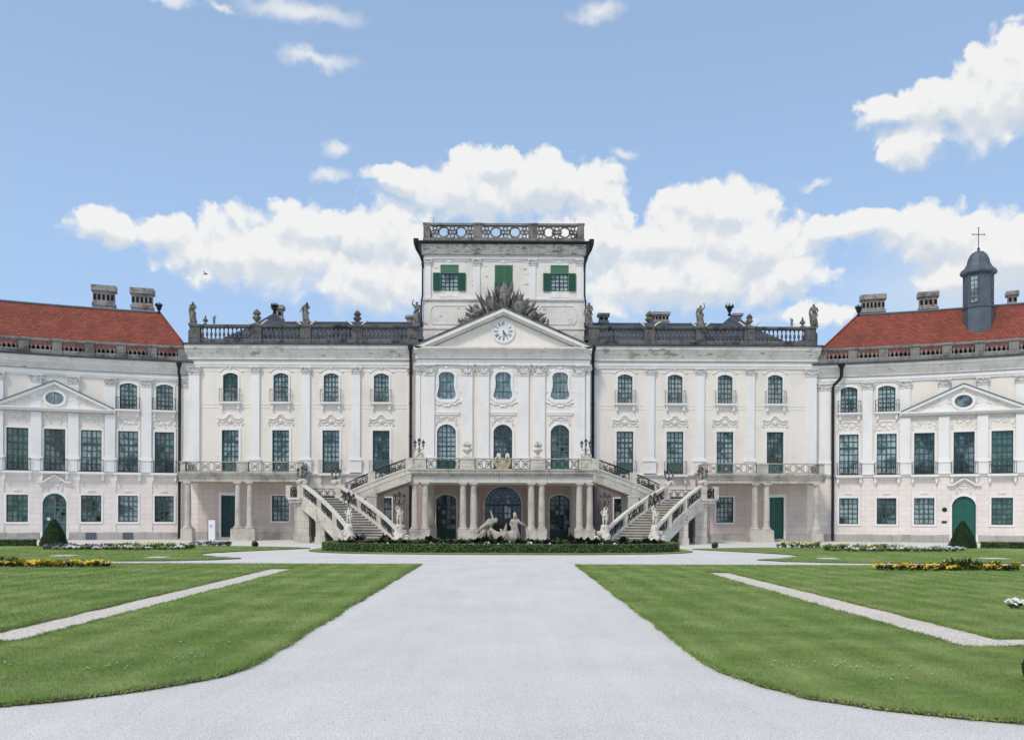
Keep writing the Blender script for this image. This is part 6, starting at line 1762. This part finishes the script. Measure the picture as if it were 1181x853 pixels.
WISP = [(345, 12, 85, 15), (190, 2, 38, 8), (685, 8, 45, 11), (365, 68, 55, 10), (385, 198, 28, 9), (942, 204, 26, 5), (720, 172, 24, 9), (395, 168, 22, 10), (1175, 18, 14, 6), (250, 5, 20, 6)]
def aze(u, v): a = math.atan((u-585)/1000); return a, math.atan((594-v)/1000*cos(a))
def field(az_, el_, lst_, top_, puff=False):
    vec = cmb(az_, el_)
    w1 = t.add('ShaderNodeTexNoise'); t.put(w1.inputs['Vector'], vec); w1.inputs['Scale'].default_value = 9; w1.inputs['Detail'].default_value = 7; w1.inputs['Roughness'].default_value = .58
    s_ = t.add('ShaderNodeVectorMath', operation='SUBTRACT'); t.put(s_.inputs[0], w1.outputs['Color']); s_.inputs[1].default_value = (.5, .5, .5)
    m_ = t.add('ShaderNodeVectorMath', operation='MULTIPLY'); t.put(m_.inputs[0], s_); m_.inputs[1].default_value = (.075, .05, 0)
    w2 = t.add('ShaderNodeTexNoise'); t.put(w2.inputs['Vector'], vec); w2.inputs['Scale'].default_value = 34; w2.inputs['Detail'].default_value = 6; w2.inputs['Roughness'].default_value = .6
    s2 = t.add('ShaderNodeVectorMath', operation='SUBTRACT'); t.put(s2.inputs[0], w2.outputs['Color']); s2.inputs[1].default_value = (.5, .5, .5)
    m2 = t.add('ShaderNodeVectorMath', operation='MULTIPLY_ADD'); t.put(m2.inputs[0], s2); m2.inputs[1].default_value = (.028, .022, 0); t.put(m2.inputs[2], m_)
    a_ = t.add('ShaderNodeVectorMath', operation='ADD'); t.put(a_.inputs[0], vec); t.put(a_.inputs[1], m2)
    f = None
    for lst, top in ((lst_, top_),):
        for (u, v, ru, rv) in lst:
            A, E = aze(u, v)
            sb = t.add('ShaderNodeVectorMath', operation='SUBTRACT'); t.put(sb.inputs[0], a_); sb.inputs[1].default_value = (A, E, 0)
            sc = t.add('ShaderNodeVectorMath', operation='MULTIPLY'); t.put(sc.inputs[0], sb); sc.inputs[1].default_value = (1000/ru, 1000/rv, 0)
            ln = t.add('ShaderNodeVectorMath', operation='LENGTH'); t.put(ln.inputs[0], sc)
            d = t.math('MULTIPLY_ADD', ln.outputs['Value'], -1.0, top)
            f = d if f is None else t.math('SMOOTH_MAX', f, d, .12)
    n = t.noise(vec, 21, 9, .62)
    n2 = t.noise(vec, 7, 5, .6)
    if puff:
        vo = t.add('ShaderNodeTexVoronoi'); t.put(vo.inputs['Vector'], a_); vo.inputs['Scale'].default_value = 26
        vo.voronoi_dimensions = '2D'; vo.inputs['Detail'].default_value = 1.5; vo.inputs['Roughness'].default_value = .6
        f = t.math('ADD', f, t.math('MULTIPLY_ADD', vo.outputs['Distance'], -.55, .345))
    f = t.math('ADD', f, t.math('MULTIPLY_ADD', n, .66, -.31)); f = t.math('ADD', f, t.math('MULTIPLY_ADD', n2, .5, -.24))
    return f
f0 = field(az, el, BL, 1.0, True); f1 = field(az, t.math('ADD', el, .016), BL, 1.0, True); fw = field(az, el, WISP, .9)
# clouds for the rest of the sky, seen only in reflections and from other angles
fr_ = t.math('MULTIPLY_ADD', t.noise(t.scalev(dirv, (1, 1, 1.9)), 2.6, 8, .58), 5., -2.6)
side = t.smooth(t.math('ABSOLUTE', az), .72, 1.0)
under = t.smooth(t.math('SUBTRACT', f1, f0), -.02, .2)
mx_ = t.add('ShaderNodeMix'); t.put(mx_.inputs[0], under); t.put(mx_.inputs[2], t.smooth(f0, -.08, .22)); t.put(mx_.inputs[3], t.smooth(f0, -.28, .34))
m0 = t.math('MAXIMUM', mx_.outputs[0], t.smooth(fw, -.1, .9, 0, .8))
m1 = t.math('MULTIPLY', t.smooth(fr_, -.1, .35), side)
mask = t.math('MAXIMUM', m0, m1)
shade = t.math('MULTIPLY_ADD', f0, .30, t.math('MULTIPLY', t.math('SUBTRACT', f1, f0), 1.5))
shade = t.math('ADD', shade, t.math('MULTIPLY_ADD', t.noise(cmb(az, el), 8, 7, .6), .7, -.35))
sh = t.smooth(shade, -.2, .75)
ccol = t.mix(sh, (.90, .90, .89, 1), (.665, .72, .785, 1))
skyc = t.add('ShaderNodeVectorMath', operation='SCALE'); t.put(skyc.inputs[0], sky); skyc.inputs['Scale'].default_value = .1
# summer haze: whitens the lower sky
hz = t.smooth(el, 0.0, .62, .9, .55)
haze = t.smooth(field(az, el, [(600, 325, 190, 62), (1100, 330, 120, 40)], 1.0), -.35, .9, 0, .6)
skyh = t.mix(hz, skyc.outputs[0], (.455, .66, .99, 1))
skyh = t.mix(t.math('MULTIPLY', haze, t.math('SUBTRACT', 1.0, side)), skyh, (.70, .77, .85, 1))
col = t.mix(t.math('MULTIPLY', mask, .97), skyh, ccol)
t.put(bg.inputs['Color'], col); bg.inputs['Strength'].default_value = 1.0

sun = bpy.data.lights.new('sun', 'SUN'); sun.energy = 2.05; sun.angle = radians(9); sun.color = (1, .91, .79)
so = bpy.data.objects.new('sun', sun); COL.objects.link(so)
dv = Vector((sin(SUN_AZ)*cos(SUN_EL), cos(SUN_AZ)*cos(SUN_EL), sin(SUN_EL)))
so.rotation_euler = dv.to_track_quat('Z', 'Y').to_euler(); so.location = dv*60

cam = bpy.data.cameras.new('camera'); co = bpy.data.objects.new('camera', cam); COL.objects.link(co)
cam.sensor_width = 36; cam.lens = 36*1000/1181; cam.shift_y = (594-426.5)/1181; cam.clip_end = 2000
Rz = Matrix.Rotation(radians(-0.315), 4, 'Z'); Rx = Matrix.Rotation(radians(90), 4, 'X'); Rr = Matrix.Rotation(radians(ROLL), 4, 'Z')
co.matrix_world = Matrix.Translation(CAMP) @ Rz @ Rx @ Rr
S.camera = co
S.render.engine = 'CYCLES'
S.view_settings.view_transform = 'Standard'; S.view_settings.look = 'None'; S.view_settings.exposure = 0; S.view_settings.gamma = 1
S.cycles.use_denoising = True; S.cycles.max_bounces = 6
for k in list(bpy.data.objects):
    if 'used' in k: del k['used']
